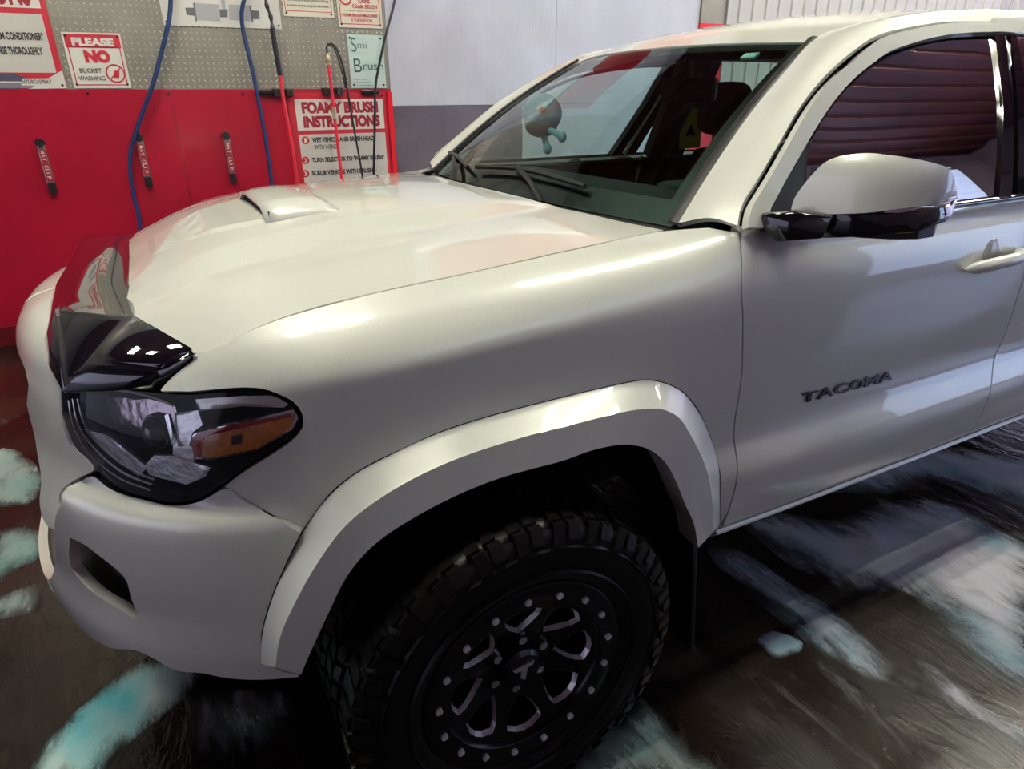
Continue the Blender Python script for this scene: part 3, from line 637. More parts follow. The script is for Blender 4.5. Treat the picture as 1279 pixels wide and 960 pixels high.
rg = panel('rear_door_window', GSIDE, [[(3.2, 4.0)] + XW[:2], XW[2:], [(4.4, 0.2), (3.1, 0.2)]], M['side_glass'], truck, step=0.06, off=-0.008, thick=0.0, gap=0.0)
rf = panel('rear_door_frame', GSIDE, [[(3.15, 4.55), (4.2, 4.55), (5.2, 4.45), (5.9, 3.9)], [(6.0, 2), (6.0, 0.2)], [(5.5, 0.2), (5.5, 2.6)], [(5.35, 3.6), (4.9, 4.02), (3.15, 4.05)]], M['paint'], truck, step=0.04, thick=0.02)
belt = loft('belt_moulding', [[(x, -0.872, 1.232) for x in (0.62, 1.0, 1.5, 2.0, 2.5)], [(x, -0.885, 1.222) for x in (0.62, 1.0, 1.5, 2.0, 2.5)], [(x, -0.874, 1.208) for x in (0.62, 1.0, 1.5, 2.0, 2.5)]], M['gloss_black'], truck, n=20, mm=3)
for o in (frame, visor, sail, gw, bp, bp2, rg, rf, belt): mirror_y(o)
# cabin back and floor
boxo('cabin_back', (2.55, 0, 0.95), (0.06, 1.62, 0.75), M['paint'], truck, bev=0.01)
for y0 in (-0.44, 0.44):
    raw('rear_window', [(2.58, y0 - 0.24, 1.30), (2.58, y0 + 0.24, 1.30), (2.50, y0 + 0.20, 1.60), (2.50, y0 - 0.20, 1.60)], [(0, 1, 2, 3)], M['side_glass'], truck)
bmr = bmesh.new()
for y in (-0.71, 0, 0.71): box(bmr, (2.54, y, 1.45), (0.04, 0.10, 0.36), None)
box(bmr, (2.52, 0, 1.63), (0.04, 1.35, 0.07)); bmobj('rear_window_pillars', bmr, M['cabin'], truck)
boxo('bed_floor', (3.45, 0, 0.75), (1.8, 1.7, 0.04), M['black_plastic'], truck)
boxo('tailgate', (4.33, 0, 0.98), (0.06, 1.68, 0.55), M['paint'], truck, bev=0.01)
boxo('cabin_floor', (1.55, 0, 0.50), (2.0, 1.66, 0.05), M['cabin'], truck)
boxo('chassis', (1.7, 0, 0.48), (4.6, 0.9, 0.16), M['under'], truck)
boxo('firewall', (0.62, 0, 0.85), (0.04, 1.60, 0.66), M['under'], truck)
# interior
for s_ in (-1, 1): boxo('pillar_inner_trim', (1.755, 0.69 * s_, 1.43), (0.22, 0.05, 0.46), M['cabin'], truck, rot=Matrix.Rotation(math.radians(26 * s_), 3, 'X'), bev=0.01)
bm = bmesh.new()
vsx = []
dash = loft('dashboard', [[(0.56, y, 1.195 - 0.02 * abs(y)) for y in (-0.70, -0.35, 0, 0.35, 0.70)], [(0.80, y, 1.215) for y in (-0.71, -0.35, 0, 0.35, 0.71)], [(0.98, y, 1.200) for y in (-0.72, -0.35, 0, 0.35, 0.72)], [(1.03, y, 1.14) for y in (-0.72, -0.35, 0, 0.35, 0.72)], [(1.00, y, 0.85) for y in (-0.72, -0.35, 0, 0.35, 0.72)]], M['cabin'], truck, n=20, mm=4, thick=0.01)
boxo('instrument_hood', (0.98, -0.37, 1.215), (0.16, 0.36, 0.05), M['cabin'], truck, bev=0.02)
def seat(name, x, y, w):
    s = empty(name, parent=truck)
    bm = bmesh.new(); box(bm, (x, y, 0.80), (0.52, w, 0.16), None, 0.05); bmobj('seat_cushion', bm, M['cabin'], s, angle=60)
    bm = bmesh.new(); box(bm, (x + 0.24, y, 1.02), (0.15, w, 0.50), Matrix.Rotation(math.radians(14), 3, 'Y'), 0.06); bmobj('backrest', bm, M['cabin'], s, angle=60)
    return s
def headrest(s, c, sx, sy, sz):
    bm = bmesh.new(); bmesh.ops.create_cube(bm, size=1.0); bmesh.ops.subdivide_edges(bm, edges=bm.edges[:], cuts=4, use_grid_fill=True)
    for v in bm.verts:
        k = Vector(v.co) * 2; r = (abs(k.x) ** 4 + abs(k.y) ** 4 + abs(k.z) ** 4) ** 0.25; k /= max(r, 1e-6)
        tp = 1.0 - 0.16 * max(k.z, 0)
        v.co = Vector(c) + Vector((k.x * sx * tp, k.y * sy * tp, k.z * sz))
    bmobj('headrest', bm, M['cabin'], s, angle=80)
    for d in (-0.05, 0.05): cylo('headrest_post', (c[0], c[1] + d, c[2] - sz - 0.06), (c[0], c[1] + d, c[2] - sz + 0.02), 0.007, M['chrome'], s, n=8)
hd = V3(*(1.7265, 0.38, 1.4307))
s1 = seat('driver_seat', 1.55, -0.38, 0.50); headrest(s1, (hd.x, -0.38, hd.z), 0.055, 0.135, 0.105)
s2 = seat('passenger_seat', 1.55, 0.38, 0.50); headrest(s2, (hd.x, 0.38, hd.z), 0.055, 0.135, 0.105)
s3 = seat('rear_bench', 2.12, 0, 1.30)
for y in (-0.42, 0.42): headrest(s3, (2.44, y, 1.36), 0.05, 0.13, 0.07)
st = empty('steering_wheel', parent=truck)
sc = Vector((1.08, -0.34, 1.18)); R3 = Matrix.Rotation(math.radians(-62), 3, 'Y')
ringp = [sc + R3 @ Vector((0.185 * math.cos(t), 0.185 * math.sin(t), 0)) for t in [2 * math.pi * k / 24 for k in range(25)]]
tubeo('wheel_rim', ringp, 0.015, M['black_plastic'], st, n=48, k=10)
bm = bmesh.new(); box(bm, sc, (0.06, 0.16, 0.11), R3, 0.02); bmobj('wheel_hub', bm, M['black_plastic'], st)
for s_ in (-1, 1): cylo('wheel_spoke', sc, sc + Vector((0, 0.18 * s_, 0.0)), 0.014, M['black_plastic'], st, n=8)
cylo('steering_column', sc, sc + Vector((-0.25, 0, -0.10)), 0.04, M['cabin'], st, n=12)
# headliner, sun visors, mirror inside
loft('headliner', [[(1.16, y, 1.585 - 0.03 * abs(y)) for y in (-0.54, -0.25, 0, 0.25, 0.54)], [(1.7, y, 1.675 - 0.05 * abs(y)) for y in (-0.55, -0.25, 0, 0.25, 0.55)], [(2.48, y, 1.66 - 0.05 * abs(y)) for y in (-0.55, -0.25, 0, 0.25, 0.55)]], M['cabin'], truck, n=16, mm=4, thick=0.01)
mr0 = V3(*(1.1743, 0.0, 1.5))
rv = empty('rear_view_mirror', parent=truck)
bm = bmesh.new(); box(bm, mr0, (0.035, 0.22, 0.075), Matrix.Rotation(math.radians(8), 3, 'Z'), 0.016); bmobj('mirror_housing', bm, M['black_plastic'], rv)
cylo('mirror_stalk', mr0, mr0 + Vector((-0.01, 0.0, 0.10)), 0.014, M['black_plastic'], rv, n=10)
boxo('toll_tag', tuple(WS.ev(3.72, 1.35) + Vector((0.004, 0, -0.01))), (0.022, 0.05, 0.006), mat('pale_teal_tag', (0.55, 0.85, 0.82), 0.5), truck, rot=Matrix.Rotation(math.radians(-33), 3, 'Y'))
tg = V3(*(1.2894, 0.1, 1.3605))
# ---- wipers
def wiper(p0, p1, p2):
    wv = empty('wiper', parent=truck)
    tubeo('wiper_arm', [p0, (Vector(p0) + Vector(p1)) / 2 + Vector((0, 0, 0.012)), p1], 0.008, M['black_plastic'], wv, n=8, k=6)
    tubeo('wiper_blade', [p2[0], p2[1], p2[2]], 0.007, M['black_plastic'], wv, n=10, k=6)
def wsp(a, b, o=0.022): return WS.ev(a, b) + WS.nrm(a, b) * o
wiper(WS.ev(0, 2.4) + Vector((-0.03, 0, 0.0)), wsp(0.42, 3.6), [wsp(0.30, 1.9), wsp(0.42, 3.4), wsp(0.30, 4.9)])
wiper(WS.ev(0, 5.2) + Vector((-0.03, 0, 0.0)), wsp(0.40, 6.4), [wsp(0.25, 5.2), wsp(0.45, 6.3), wsp(0.5, 7.3)])
# ---- text helper: flat or raised lettering as real mesh
def text(name, s, w, h, m, parent, mtx, depth=0.0008, bold=0.0, font_scale=1.0, align='L'):
    cu = bpy.data.curves.new(name, 'FONT'); cu.body = s; cu.size = 1.0; cu.extrude = 0.02; cu.offset = bold; cu.space_character = font_scale; cu.resolution_u = 4
    t = bpy.data.objects.new(name, cu); COL.objects.link(t)
    me = bpy.data.meshes.new_from_object(t.evaluated_get(bpy.context.evaluated_depsgraph_get())) if False else None
    bpy.context.view_layer.update(); dg = bpy.context.evaluated_depsgraph_get()
    me = bpy.data.meshes.new_from_object(t.evaluated_get(dg)); bpy.data.objects.remove(t); bpy.data.curves.remove(cu)
    xs = [v.co.x for v in me.vertices]; ys = [v.co.y for v in me.vertices]
    x0, x1, y0, y1 = min(xs), max(xs), min(ys), max(ys)
    for v in me.vertices:
        v.co = ((v.co.x - x0) / (x1 - x0) * w, (v.co.y - y0) / (y1 - y0) * h, (v.co.z + 0.02) / 0.04 * depth)
    me.transform(mtx); me.name = name; me.materials.clear(); me.materials.append(m)
    o = bpy.data.objects.new(name, me); COL.objects.link(o)
    if parent: o.parent = parent
    return o
def basis(o, xd, yd):
    xd = Vector(xd).normalized(); yd = Vector(yd); yd = (yd - xd * yd.dot(xd)).normalized(); zd = xd.cross(yd)
    return Matrix(((xd.x, yd.x, zd.x, o[0]), (xd.y, yd.y, zd.y, o[1]), (xd.z, yd.z, zd.z, o[2]), (0, 0, 0, 1)))
# ---- door badge
q0, q1, q2 = [SIDE.ev(a, b) for a, b in [(8.744, 4.833), (9.692, 4.897), (9.658, 4.716)]]
nb = SIDE.nrm(9, 4.6) * -1
bmx_ = basis(q0 + Vector((0, -0.002, 0)), q1 - q0, (0, 0, 1))
bl = (q1 - q0).length
badge = empty('door_badge', parent=truck)
lw = bl / 6
for k, ch in enumerate('TACOMA'):
    text('letter', ch, lw * 0.93, 0.027, M['badge'], badge, bmx_ @ Matrix.Translation((k * lw, 0, 0)), depth=0.005, bold=0.02)
# ---- door handle
def on_side(L): return [SIDE.ev(a, b) for a, b in L]
def handle_at(dx, mkname):
    h = empty(mkname, parent=truck)
    c = on_side([(10.125, 3.178), (10.309, 3.07), (10.537, 3.013), (10.751, 2.999)])
    c = [p + Vector((dx, 0, 0)) for p in c]
    P = [c[0] + Vector((0, -0.004, 0)), c[1] + Vector((0, -0.036, 0)), c[2] + Vector((0, -0.042, 0)), c[3] + Vector((0, -0.006, 0))]
    bm = bmesh.new(); tube(bm, P, lambda t: 0.017 * min(1, t * 7 + 0.25, (1 - t) * 7 + 0.25), 24, 12); 
    bmobj('handle_grip', bm, M['paint'], h, angle=80)
    pc = (c[1] + c[2]) / 2
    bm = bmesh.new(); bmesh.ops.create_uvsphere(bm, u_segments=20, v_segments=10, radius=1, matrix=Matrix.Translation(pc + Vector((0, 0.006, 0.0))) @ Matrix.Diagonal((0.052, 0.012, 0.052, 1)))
    bmobj('handle_recess', bm, mat('painted_recess_shade', (0.30, 0.29, 0.28), 0.4, coat=1.0), h, angle=80)  # shade of the handle cup put into the colour, greyer than the body paint
    bm = bmesh.new(); bmesh.ops.create_uvsphere(bm, u_segments=14, v_segments=8, radius=0.013, matrix=Matrix.Translation(c[3] + Vector((-0.004, -0.012, 0)))); bmobj('lock_cover', bm, M['chrome'], h, angle=80)
handle_at(0, 'door_handle'); handle_at(0.98, 'door_handle')
# ---- exterior mirror
MP = [(0.68, -0.880), (0.70, -0.945), (0.73, -1.015), (0.775, -1.065), (0.83, -1.095), (0.89, -1.095), (0.94, -1.07), (0.965, -1.02)]
def _mir():
    rows = []
    for i, (x, y) in enumerate(MP):
        a = Vector(MP[max(i - 1, 0)]); b = Vector(MP[min(i + 1, len(MP) - 1)]); t = (b - a).normalized(); n = Vector((t.y, -t.x))
        if n.y > 0: n = -n
        rows.append([(x + n.x * o, y + n.y * o, z) for o, z in ((-0.10, 1.405), (-0.055, 1.392), (-0.018, 1.37), (-0.003, 1.335), (0, 1.29), (0, 1.25), (-0.006, 1.215), (-0.03, 1.19), (-0.08, 1.18))])
    return rows
MIRR = Surf(_mir())
mirror_root = empty('side_mirror', parent=truck)
CAP_T = [(0.18, 4.74), (0.24, 4.093), (0.556, 3.262), (0.949, 2.374), (1.433, 1.955), (1.906, 1.808), (2.452, 1.906), (3.028, 2.059), (3.632, 2.278), (4.497, 2.715), (4.969, 3.446), (5.625, 4.0)]
CAP_B = [(3.817, 4.142), (2.913, 4.323), (2.061, 4.574), (1.271, 4.769)]
cap = panel('mirror_cap', MIRR, [CAP_T, CAP_B], M['paint'], mirror_root, step=0.012, thick=0.008, gap=0.0)
SIG = [(2.061, 4.574), (2.913, 4.323), (3.817, 4.142), (5.625, 4.0), (5.625, 4.375), (3.852, 4.36), (2.936, 4.508)]
sg = panel('turn_signal_strip', MIRR, [[q] for q in SIG], M['chrome'], mirror_root, step=0.01, thick=0.01, gap=0.0, off=0.001)
BASE = [(0.144, 4.917), (1.274, 4.809), (2.069, 4.651), (2.941, 4.545), (3.859, 4.397), (5.625, 4.375), (5.75, 4.875), (4.759, 5.044), (3.602, 5.47), (2.502, 5.701), (1.184, 6.187), (0.099, 6.865)]
bs_ = panel('mirror_base', MIRR, [[q] for q in BASE], M['gloss_black'], mirror_root, step=0.012, thick=0.02, gap=0.0)
MB = [MIRR.ev(a, 4.5) for a in (0, 1, 2, 3, 4, 5, 6, 7)]
bm = bmesh.new()
ringt, ringb = [], []
for a in (0, 1, 2, 3, 4, 5, 6, 7):
    p = MIRR.ev(a, 1.2); n = MIRR.nrm(a, 4) ; pi = MIRR.ev(a, 4.5)
    inner = MIRR.ev(a, 4.5) * 0.82 + Vector((0.86, -0.99, 1.29)) * 0.18
    ringt.append(bm.verts.new((inner.x, inner.y, 1.345))); ringb.append(bm.verts.new((inner.x, inner.y, 1.215)))
for i in range(7): bm.faces.new((ringt[i], ringt[i + 1], ringb[i + 1], ringb[i]))
bm.faces.new(ringt); bm.faces.new(ringb[::-1]); bm.faces.new((ringt[0], ringb[0], ringb[-1], ringt[-1]))
bmobj('mirror_housing', bm, M['black_plastic'], mirror_root, smooth=False)
g0, g1 = Vector((0.66, -0.935, 0)), Vector((0.945, -1.03, 0))
raw('mirror_glass', [(0.73, -0.93, 1.225), (0.935, -1.04, 1.225), (0.935, -1.04, 1.335), (0.73, -0.93, 1.335)], [(0, 1, 2, 3)], M['chrome'], mirror_root)
ap = [(0.6143, -0.875, 1.2551), (0.6202, -0.88, 1.2211), (0.6328, -0.91, 1.2018), (0.6728, -0.985, 1.2169), (0.6923, -0.985, 1.2573), (0.6424, -0.93, 1.2633)]
bm = bmesh.new(); hv = [bm.verts.new(Vector(p) + o) for p in ap for o in (Vector((0, 0, 0)), Vector((0.05, 0.03, 0)))]
bmesh.ops.convex_hull(bm, input=hv); bmesh.ops.bevel(bm, geom=[e for e in bm.edges if e.calc_face_angle(0) > 0.5], offset=0.003, segments=1, affect='EDGES'); bmobj('mirror_arm', bm, M['gloss_black'], mirror_root, angle=50)
# ---- fender repeater chip and antenna-free wheel assembly
def make_wheel(name, loc, phase=0.0):
    wv = empty(name, loc=loc, parent=truck)
    bm = bmesh.new()
    RR = lambda r: r if r < 0.24 else 0.24 + (r - 0.24) * 0.79
    prof = [(0.205, 0.118), (0.222, 0.130), (0.240, 0.142), (0.30, 0.150), (0.345, 0.147), (0.375, 0.138), (0.388, 0.118), (0.392, 0.06), (0.393, 0.0), (0.392, -0.06), (0.388, -0.118), (0.375, -0.138), (0.30, -0.150), (0.24, -0.142), (0.205, -0.12)]
    prof = [(RR(r), d) for r, d in prof]
    lathe(bm, prof, (0, 0, 0), n=96); bmobj('tire', bm, M['rubber'], wv, angle=50)
    # tread lugs
    vs, fs = [], []
    def lug(ang, d, wa, wd, r0, r1, sk):
        b = len(vs)
        for r in (r0, r1):
            for (sa, sd) in ((-1, -1), (1, -1), (1, 1), (-1, 1)):
                a = ang + sa * wa / 2 + sk * (sd * wd / 2) / 0.39; k = 0.96 if r == r1 else 1
                vs.append((RR(r) * math.cos(a * 1), -(d + sd * wd / 2 * k), RR(r) * math.sin(a)))
        for f in ((4, 5, 6, 7), (0, 1, 5, 4), (1, 2, 6, 5), (2, 3, 7, 6), (3, 0, 4, 7)): fs.append(tuple(b + i for i in f))
    N = 54
    for i in range(N):
        a = 2 * math.pi * i / N; st = 2 * math.pi / N
        lug(a, 0.0, st * 0.72, 0.034, 0.388, 0.403, 0.5)
        lug(a + st * 0.5, 0.044, st * 0.70, 0.036, 0.388, 0.403, -0.6)
        lug(a + st * 0.5, -0.044, st * 0.70, 0.036, 0.388, 0.403, -0.6)
        for sd in (1, -1): lug(a + (st * 0.2 if i % 2 else 0), sd * 0.104, st * 0.62, 0.050 if i % 2 else 0.062, 0.380, 0.400, 0.25 * sd)
        # shoulder lugs down the sidewall
        for sd in (1, -1):
            b = len(vs); aa = a + (st * 0.2 if i % 2 else 0); L = 0.035 if i % 2 else 0.05
            for (r, d) in ((0.392, 0.128), (0.392 - L, 0.142), (0.392 - L, 0.154), (0.392, 0.141)):
                for s_ in (-1, 1): vs.append((RR(r) * math.cos(aa + s_ * st * 0.3), -sd * d, RR(r) * math.sin(aa + s_ * st * 0.3)))
            for f in ((0, 1, 7, 6), (6, 7, 5, 4), (4, 5, 3, 2), (0, 6, 4, 2), (1, 3, 5, 7)): fs.append(tuple(b + k for k in f))
    tr = raw('tread_lugs', vs, fs, M['rubber'], wv); tr['kind'] = 'stuff'
    # sidewall rib rings
    bm = bmesh.new()
    for r in (0.256, 0.312): lathe(bm, [(r - 0.004, 0.1465), (r, 0.1525), (r + 0.004, 0.1465)], (0, 0, 0), n=96)
    bmobj('sidewall_rib', bm, M['rubber'], wv, angle=60)
    # rim
    bm = bmesh.new(); lathe(bm, [(0.226, 0.118), (0.226, 0.136), (0.219, 0.140), (0.178, 0.134), (0.172, 0.126), (0.170, 0.10), (0.168, 0.02), (0.150, -0.10)], (0, 0, 0), n=96); bmobj('rim', bm, M['rim'], wv, angle=40)
    bm = bmesh.new(); lathe(bm, [(0.168, -0.03), (0.10, -0.03), (0.10, 0.01), (0.04, 0.02)], (0, 0, 0), n=48); bmobj('brake_disc', bm, M['badge'], wv)
    # spoke face with eight windows
    def dep(r): return 0.088 + 0.036 * min(1, max(0, (r - 0.05) / 0.12)) ** 1.3
    circ = [Vector((0.173 * math.cos(2 * math.pi * i / 96), 0.173 * math.sin(2 * math.pi * i / 96))) for i in range(96)]
    wins = []
    for k in range(8):
        c = phase + 2 * math.pi * k / 8
        shp = [(0.088, -0.07), (0.108, -0.22), (0.135, -0.285), (0.153, -0.27), (0.161, -0.12), (0.163, 0.0), (0.161, 0.12), (0.153, 0.27), (0.135, 0.285), (0.108, 0.22), (0.088, 0.07), (0.083, 0)]
        wins.append([Vector((r * math.cos(c + t), r * math.sin(c + t))) for r, t in shp])
    V = []; E = []
    for lp in [circ] + wins:
        b = len(V); V += lp; E += [(b + i, b + (i + 1) % len(lp)) for i in range(len(lp))]
    for r in (0.03, 0.055, 0.075, 0.12, 0.168):
        for i in range(48):
            p = Vector((r * math.cos(2 * math.pi * i / 48 + 0.03), r * math.sin(2 * math.pi * i / 48 + 0.03)))
            if not any(inpoly(p, w_) for w_ in wins): V.append(p)
    rs = delaunay_2d_cdt(V, E, [], 0, 1e-6); keep = []
    for f in rs[2]:
        c = (rs[0][f[0]] + rs[0][f[1]] + rs[0][f[2]]) / 3
        if c.length < 0.173 and not any(inpoly(c, w_) for w_ in wins): keep.append(f)
    def sp(p):  # spokes carry a raised ridge along their middle
        th = (math.atan2(p.y, p.x) - phase) / (math.pi / 4); fr_ = abs(th - round(th)); r = p.length
        return dep(r) + (0.006 * max(0, (fr_ - 0.34) / 0.16) if 0.06 < r < 0.16 else 0)
    fo = raw('spoke_face', [(p.x, -sp(p), p.y) for p in rs[0]], keep, M['rim'], wv, True)
    if fo.data.polygons[0].normal.y > 0: fo.data.flip_normals()
    s1_ = fo.modifiers.new('t', 'SOLIDIFY'); s1_.thickness = 0.022; s1_.offset = -1
    s2_ = fo.modifiers.new('s', 'EDGE_SPLIT'); s2_.split_angle = math.radians(30)
    # milled edges on each window
    for k, wn in enumerate(wins):
        idx = list(range(12)) + [0]
        P = []
        for i in idx:
            p = wn[i]; cn = sum(wn, Vector((0, 0))) / len(wn); out = (p - cn).normalized()
            wdt = 0.005
            P.append((p + out * 0.0002, p - out * wdt))
        vs2 = [(a.x, -sp(a) - 0.0008, a.y) for a, b in P] + [(b.x, -sp(a) + 0.010, b.y) for a, b in P]; n_ = len(P)
        raw('milled_edge', vs2, [(i, i + 1, n_ + i + 1, n_ + i) for i in range(n_ - 1)], M['milled'], wv)
    # hub cap with its emblem
    bm = bmesh.new(); lathe(bm, [(0.048, 0.080), (0.046, 0.108), (0.038, 0.116), (0.0, 0.117)], (0, 0, 0), n=36); bmobj('hub_cap', bm, M['rim'], wv, angle=30)
    z = -0.1185
    def emb(pts): return [(x, z, y) for x, y in pts]
    ev = [(-0.026, 0.014), (0.024, 0.020), (0.020, 0.010), (-0.020, 0.005), (-0.006, 0.006), (0.008, 0.008), (0.002, -0.022), (-0.008, -0.014)]
    em = raw('emblem', emb(ev), [(0, 3, 2, 1), (4, 7, 6, 5)], M['milled'], wv)
    se = em.modifiers.new('t', 'SOLIDIFY'); se.thickness = 0.003; se.offset = 0
    for i in range(8):   # lug nuts in the hub recess
        pass
    for k in range(6):
        a = phase + math.pi / 8 + 2 * math.pi * k / 6
        cylo('lug_nut', (0.062 * math.cos(a), -0.082, 0.062 * math.sin(a)), (0.062 * math.cos(a), -0.100, 0.062 * math.sin(a)), 0.010, M['chrome'], wv, n=6)
    b0_ = None
    for k in range(17):
        a = BOLT_OFF - 2 * math.pi * k / 17
        if b0_ is None:
            bm = bmesh.new(); cyl(bm, (0, -0.130, 0), (0, -0.1415, 0), 0.0072, 12); cyl(bm, (0, -0.1415, 0), (0, -0.1425, 0), 0.0045, 6); b0_ = bmobj('rim_bolt', bm, M['bolt'], wv)
            b0_.location = (0.195 * math.cos(a), 0, 0.195 * math.sin(a))
        else:
            c = b0_.copy(); COL.objects.link(c); c.location = (0.195 * math.cos(a), 0, 0.195 * math.sin(a))
    return wv
ba = (-0.0713, -1.0008, 0.5792); BOLT_OFF = math.atan2(ba[2] - 0.40, ba[0])
wa = (0.1162, -0.985, 0.4226); WPH = math.atan2(wa[2] - 0.40, wa[0]) - 0.19
front_wheel = make_wheel('wheel', (0, -0.860, 0.403), WPH)
def copy_tree(o, parent):
    c = o.copy(); COL.objects.link(c); c.parent = parent
    for ch in o.children:
        d = ch.copy(); COL.objects.link(d); d.parent = c
    return c
for x, y, rz in ((3.236, -0.860, 0), (0, 0.860, math.pi), (3.236, 0.860, math.pi)):
    c = copy_tree(front_wheel, truck); c.location = (x, y, 0.403); c.rotation_euler = (0, 0, rz)
cylo('axle', (0, -0.75, 0.40), (0, 0.75, 0.40), 0.05, M['under'], truck); cylo('axle', (3.236, -0.75, 0.40), (3.236, 0.75, 0.40), 0.06, M['under'], truck)
# ---- plush toy hanging inside the windshield
toy = empty('plush_toy', loc=(0, 0, 0))
tag(toy, 'pale blue plush octopus toy with an orange starfish, hanging inside the windshield', 'toy')
tc_ = V3(*(0.92, 0.5341, 1.423)); PLB = mat('pale_blue_plush', (0.22, 0.42, 0.55), 0.9, nscale=60, namp=0.3); PLR = mat('plush_red_reflection', (0.16, 0.03, 0.04), 0.9); ORG = mat('orange_felt', (0.9, 0.25, 0.03), 0.8)
bm = bmesh.new(); bmesh.ops.create_uvsphere(bm, u_segments=28, v_segments=18, radius=1, matrix=Matrix.Translation(tc_) @ Matrix.Diagonal((0.075, 0.082, 0.074, 1))); bmobj('head', bm, PLB, toy, angle=80)
bm = bmesh.new(); bmesh.ops.create_uvsphere(bm, u_segments=24, v_segments=14, radius=1, matrix=Matrix.Translation(tc_ + Vector((0, 0.005, -0.042))) @ Matrix.Diagonal((0.060, 0.075, 0.045, 1))); bmobj('body', bm, PLR, toy, angle=80)  # dark red colour stands in for the red reflection over the toy
star = []
sd = (CAM_POS - tc_).normalized(); sx_ = sd.cross(Vector((0, 0, 1))).normalized(); sy_ = sx_.cross(sd)
for k in range(10):
    r = 0.019 if k % 2 == 0 else 0.008; a = math.pi * k / 5 + 0.3
    star.append(tc_ + sd * 0.080 - sx_ * (0.0 + r * math.cos(a)) + sy_ * (0.012 + r * math.sin(a)))
so = raw('starfish', star, [tuple(range(10))], ORG, toy); s_ = so.modifiers.new('t', 'SOLIDIFY'); s_.thickness = 0.012; s_.offset = 0
for e in ((0.92, 0.4884, 1.296), (0.92, 0.3844, 1.3442)):
    e = V3(*e); tubeo('tentacle', [tc_ + Vector((0, 0, -0.05)), (tc_ + e) / 2 + Vector((0, 0.004, -0.02)), e], lambda t: 0.010 + 0.004 * t, PLB, toy, n=8, k=8)
    bm = bmesh.new(); bmesh.ops.create_uvsphere(bm, u_segments=16, v_segments=10, radius=1, matrix=Matrix.Translation(e) @ Matrix.Diagonal((0.018, 0.018, 0.020, 1))); bmobj('foot', bm, PLB, toy, angle=80)
cord0 = tc_ + Vector((0, 0, 0.06)); tubeo('hanging_cord', [cord0, cord0 + Vector((0.02, 0, 0.05)), (1.02, cord0.y, 1.585)], 0.0012, M['black_plastic'], toy, n=4, k=5)
# yellow tag behind the driver
yt = empty('warning_tag'); tag(yt, 'small yellow warning tag with a black triangle, behind the driver headrest', 'tag')
YL = mat('yellow_card', (0.85, 0.70, 0.06), 0.7); o_ = V3(*(1.7387, 0.66, 1.2557)); up_ = Vector((0.10, 0, 1)).normalized()
mt = basis(o_, (0.9, -0.45, 0), up_) @ Matrix.Scale(1.15, 4)
raw('card', [mt @ Vector(p) for p in ((0, 0, 0), (0.085, 0.005, 0), (0.085, 0.15, 0), (0.04, 0.155, 0), (0.0, 0.06, 0))] + [mt @ Vector(p) for p in ((0, 0, -0.004), (0.085, 0.005, -0.004), (0.085, 0.15, -0.004), (0.04, 0.155, -0.004), (0.0, 0.06, -0.004))], [(0, 1, 2, 3, 4), (9, 8, 7, 6, 5), (0, 5, 6, 1), (1, 6, 7, 2), (2, 7, 8, 3), (3, 8, 9, 4), (4, 9, 5, 0)], YL, yt)
raw('triangle_mark', [mt @ Vector(p) for p in ((0.02, 0.05, 0.001), (0.065, 0.05, 0.001), (0.042, 0.095, 0.001))], [(0, 1, 2)], M['black_plastic'], yt)
# ================================================================ THE WASH BAY
FLZ = 0.034
WA = -0.03709
WM = Matrix.Translation((0, 3.2, 0)) @ Matrix.Rotation(WA, 4, 'Z')   # wall frame: local x along the wall, local y into it
WPLN = (math.sin(-WA), math.cos(WA), 0.0, 3.2 * math.cos(WA))
def W(x, z, d=0.0): return WM @ Vector((x, -d, z))                      # d = distance in front of the wall
def wbox(name, x0, x1, z0, z1, d0, d1, m, parent=None, bev=0.0):
    bm = bmesh.new(); box(bm, ((x0 + x1) / 2, -(d0 + d1) / 2, (z0 + z1) / 2), (x1 - x0, abs(d1 - d0), z1 - z0), None, bev)
    o = bmobj(name, bm, m, parent, smooth=False); o.data.transform(WM); return o
M['wall_base'] = mat('painted_block_wall', (0.25, 0.24, 0.24), 0.7)
M['red_panel'] = mat('red_wash_bay_panel', (0.42, 0.007, 0.030), 0.30, coat=0.35, nscale=2.2, namp=0.18, bump=0.06, bscale=14, coat_rough=0.12)
M['dark_red'] = mat('dark_red_base_trim', (0.16, 0.006, 0.014), 0.35, nscale=9, namp=0.5)
M['plate'] = mat('diamond_plate_aluminium', (0.30, 0.275, 0.235), 0.5, metal=0.4, nscale=5, namp=0.2)
M['tread'] = mat('diamond_plate_tread', (0.72, 0.69, 0.62), 0.38, metal=0.5)
M['frp'] = mat('wet_lavender_panel', (0.60, 0.60, 0.70), 0.16, coat=0.6, coat_rough=0.08, nscale=3, namp=0.12, bump=0.55, bscale=1.0, bmap=(70, 70, 7))
M['frp_low'] = mat('wet_dark_violet_panel', (0.15, 0.125, 0.165), 0.18, coat=0.6, coat_rough=0.1, nscale=3, namp=0.3, bump=0.7, bscale=1.0, bmap=(80, 80, 9))
M['corr'] = mat('pale_corrugated_steel', (0.50, 0.475, 0.46), 0.4, metal=0.1, nscale=2, namp=0.1)
M['ceil'] = mat('dark_red_corrugated_roof', (0.11, 0.02, 0.02), 0.5, metal=0.1, nscale=3, namp=0.4)
M['side_wall'] = mat('grey_bay_wall', (0.14, 0.095, 0.15), 0.45, nscale=3, namp=0.3)
M['red_bright'] = mat('bright_red_paint', (0.80, 0.015, 0.03), 0.3, coat=0.6)
M['sign_red'] = mat('sign_print_red', (0.55, 0.02, 0.04), 0.45)
M['sign_white'] = mat('sign_white', (0.72, 0.69, 0.64), 0.4)
M['sign_cream'] = mat('sign_cream', (0.72, 0.66, 0.54), 0.4)
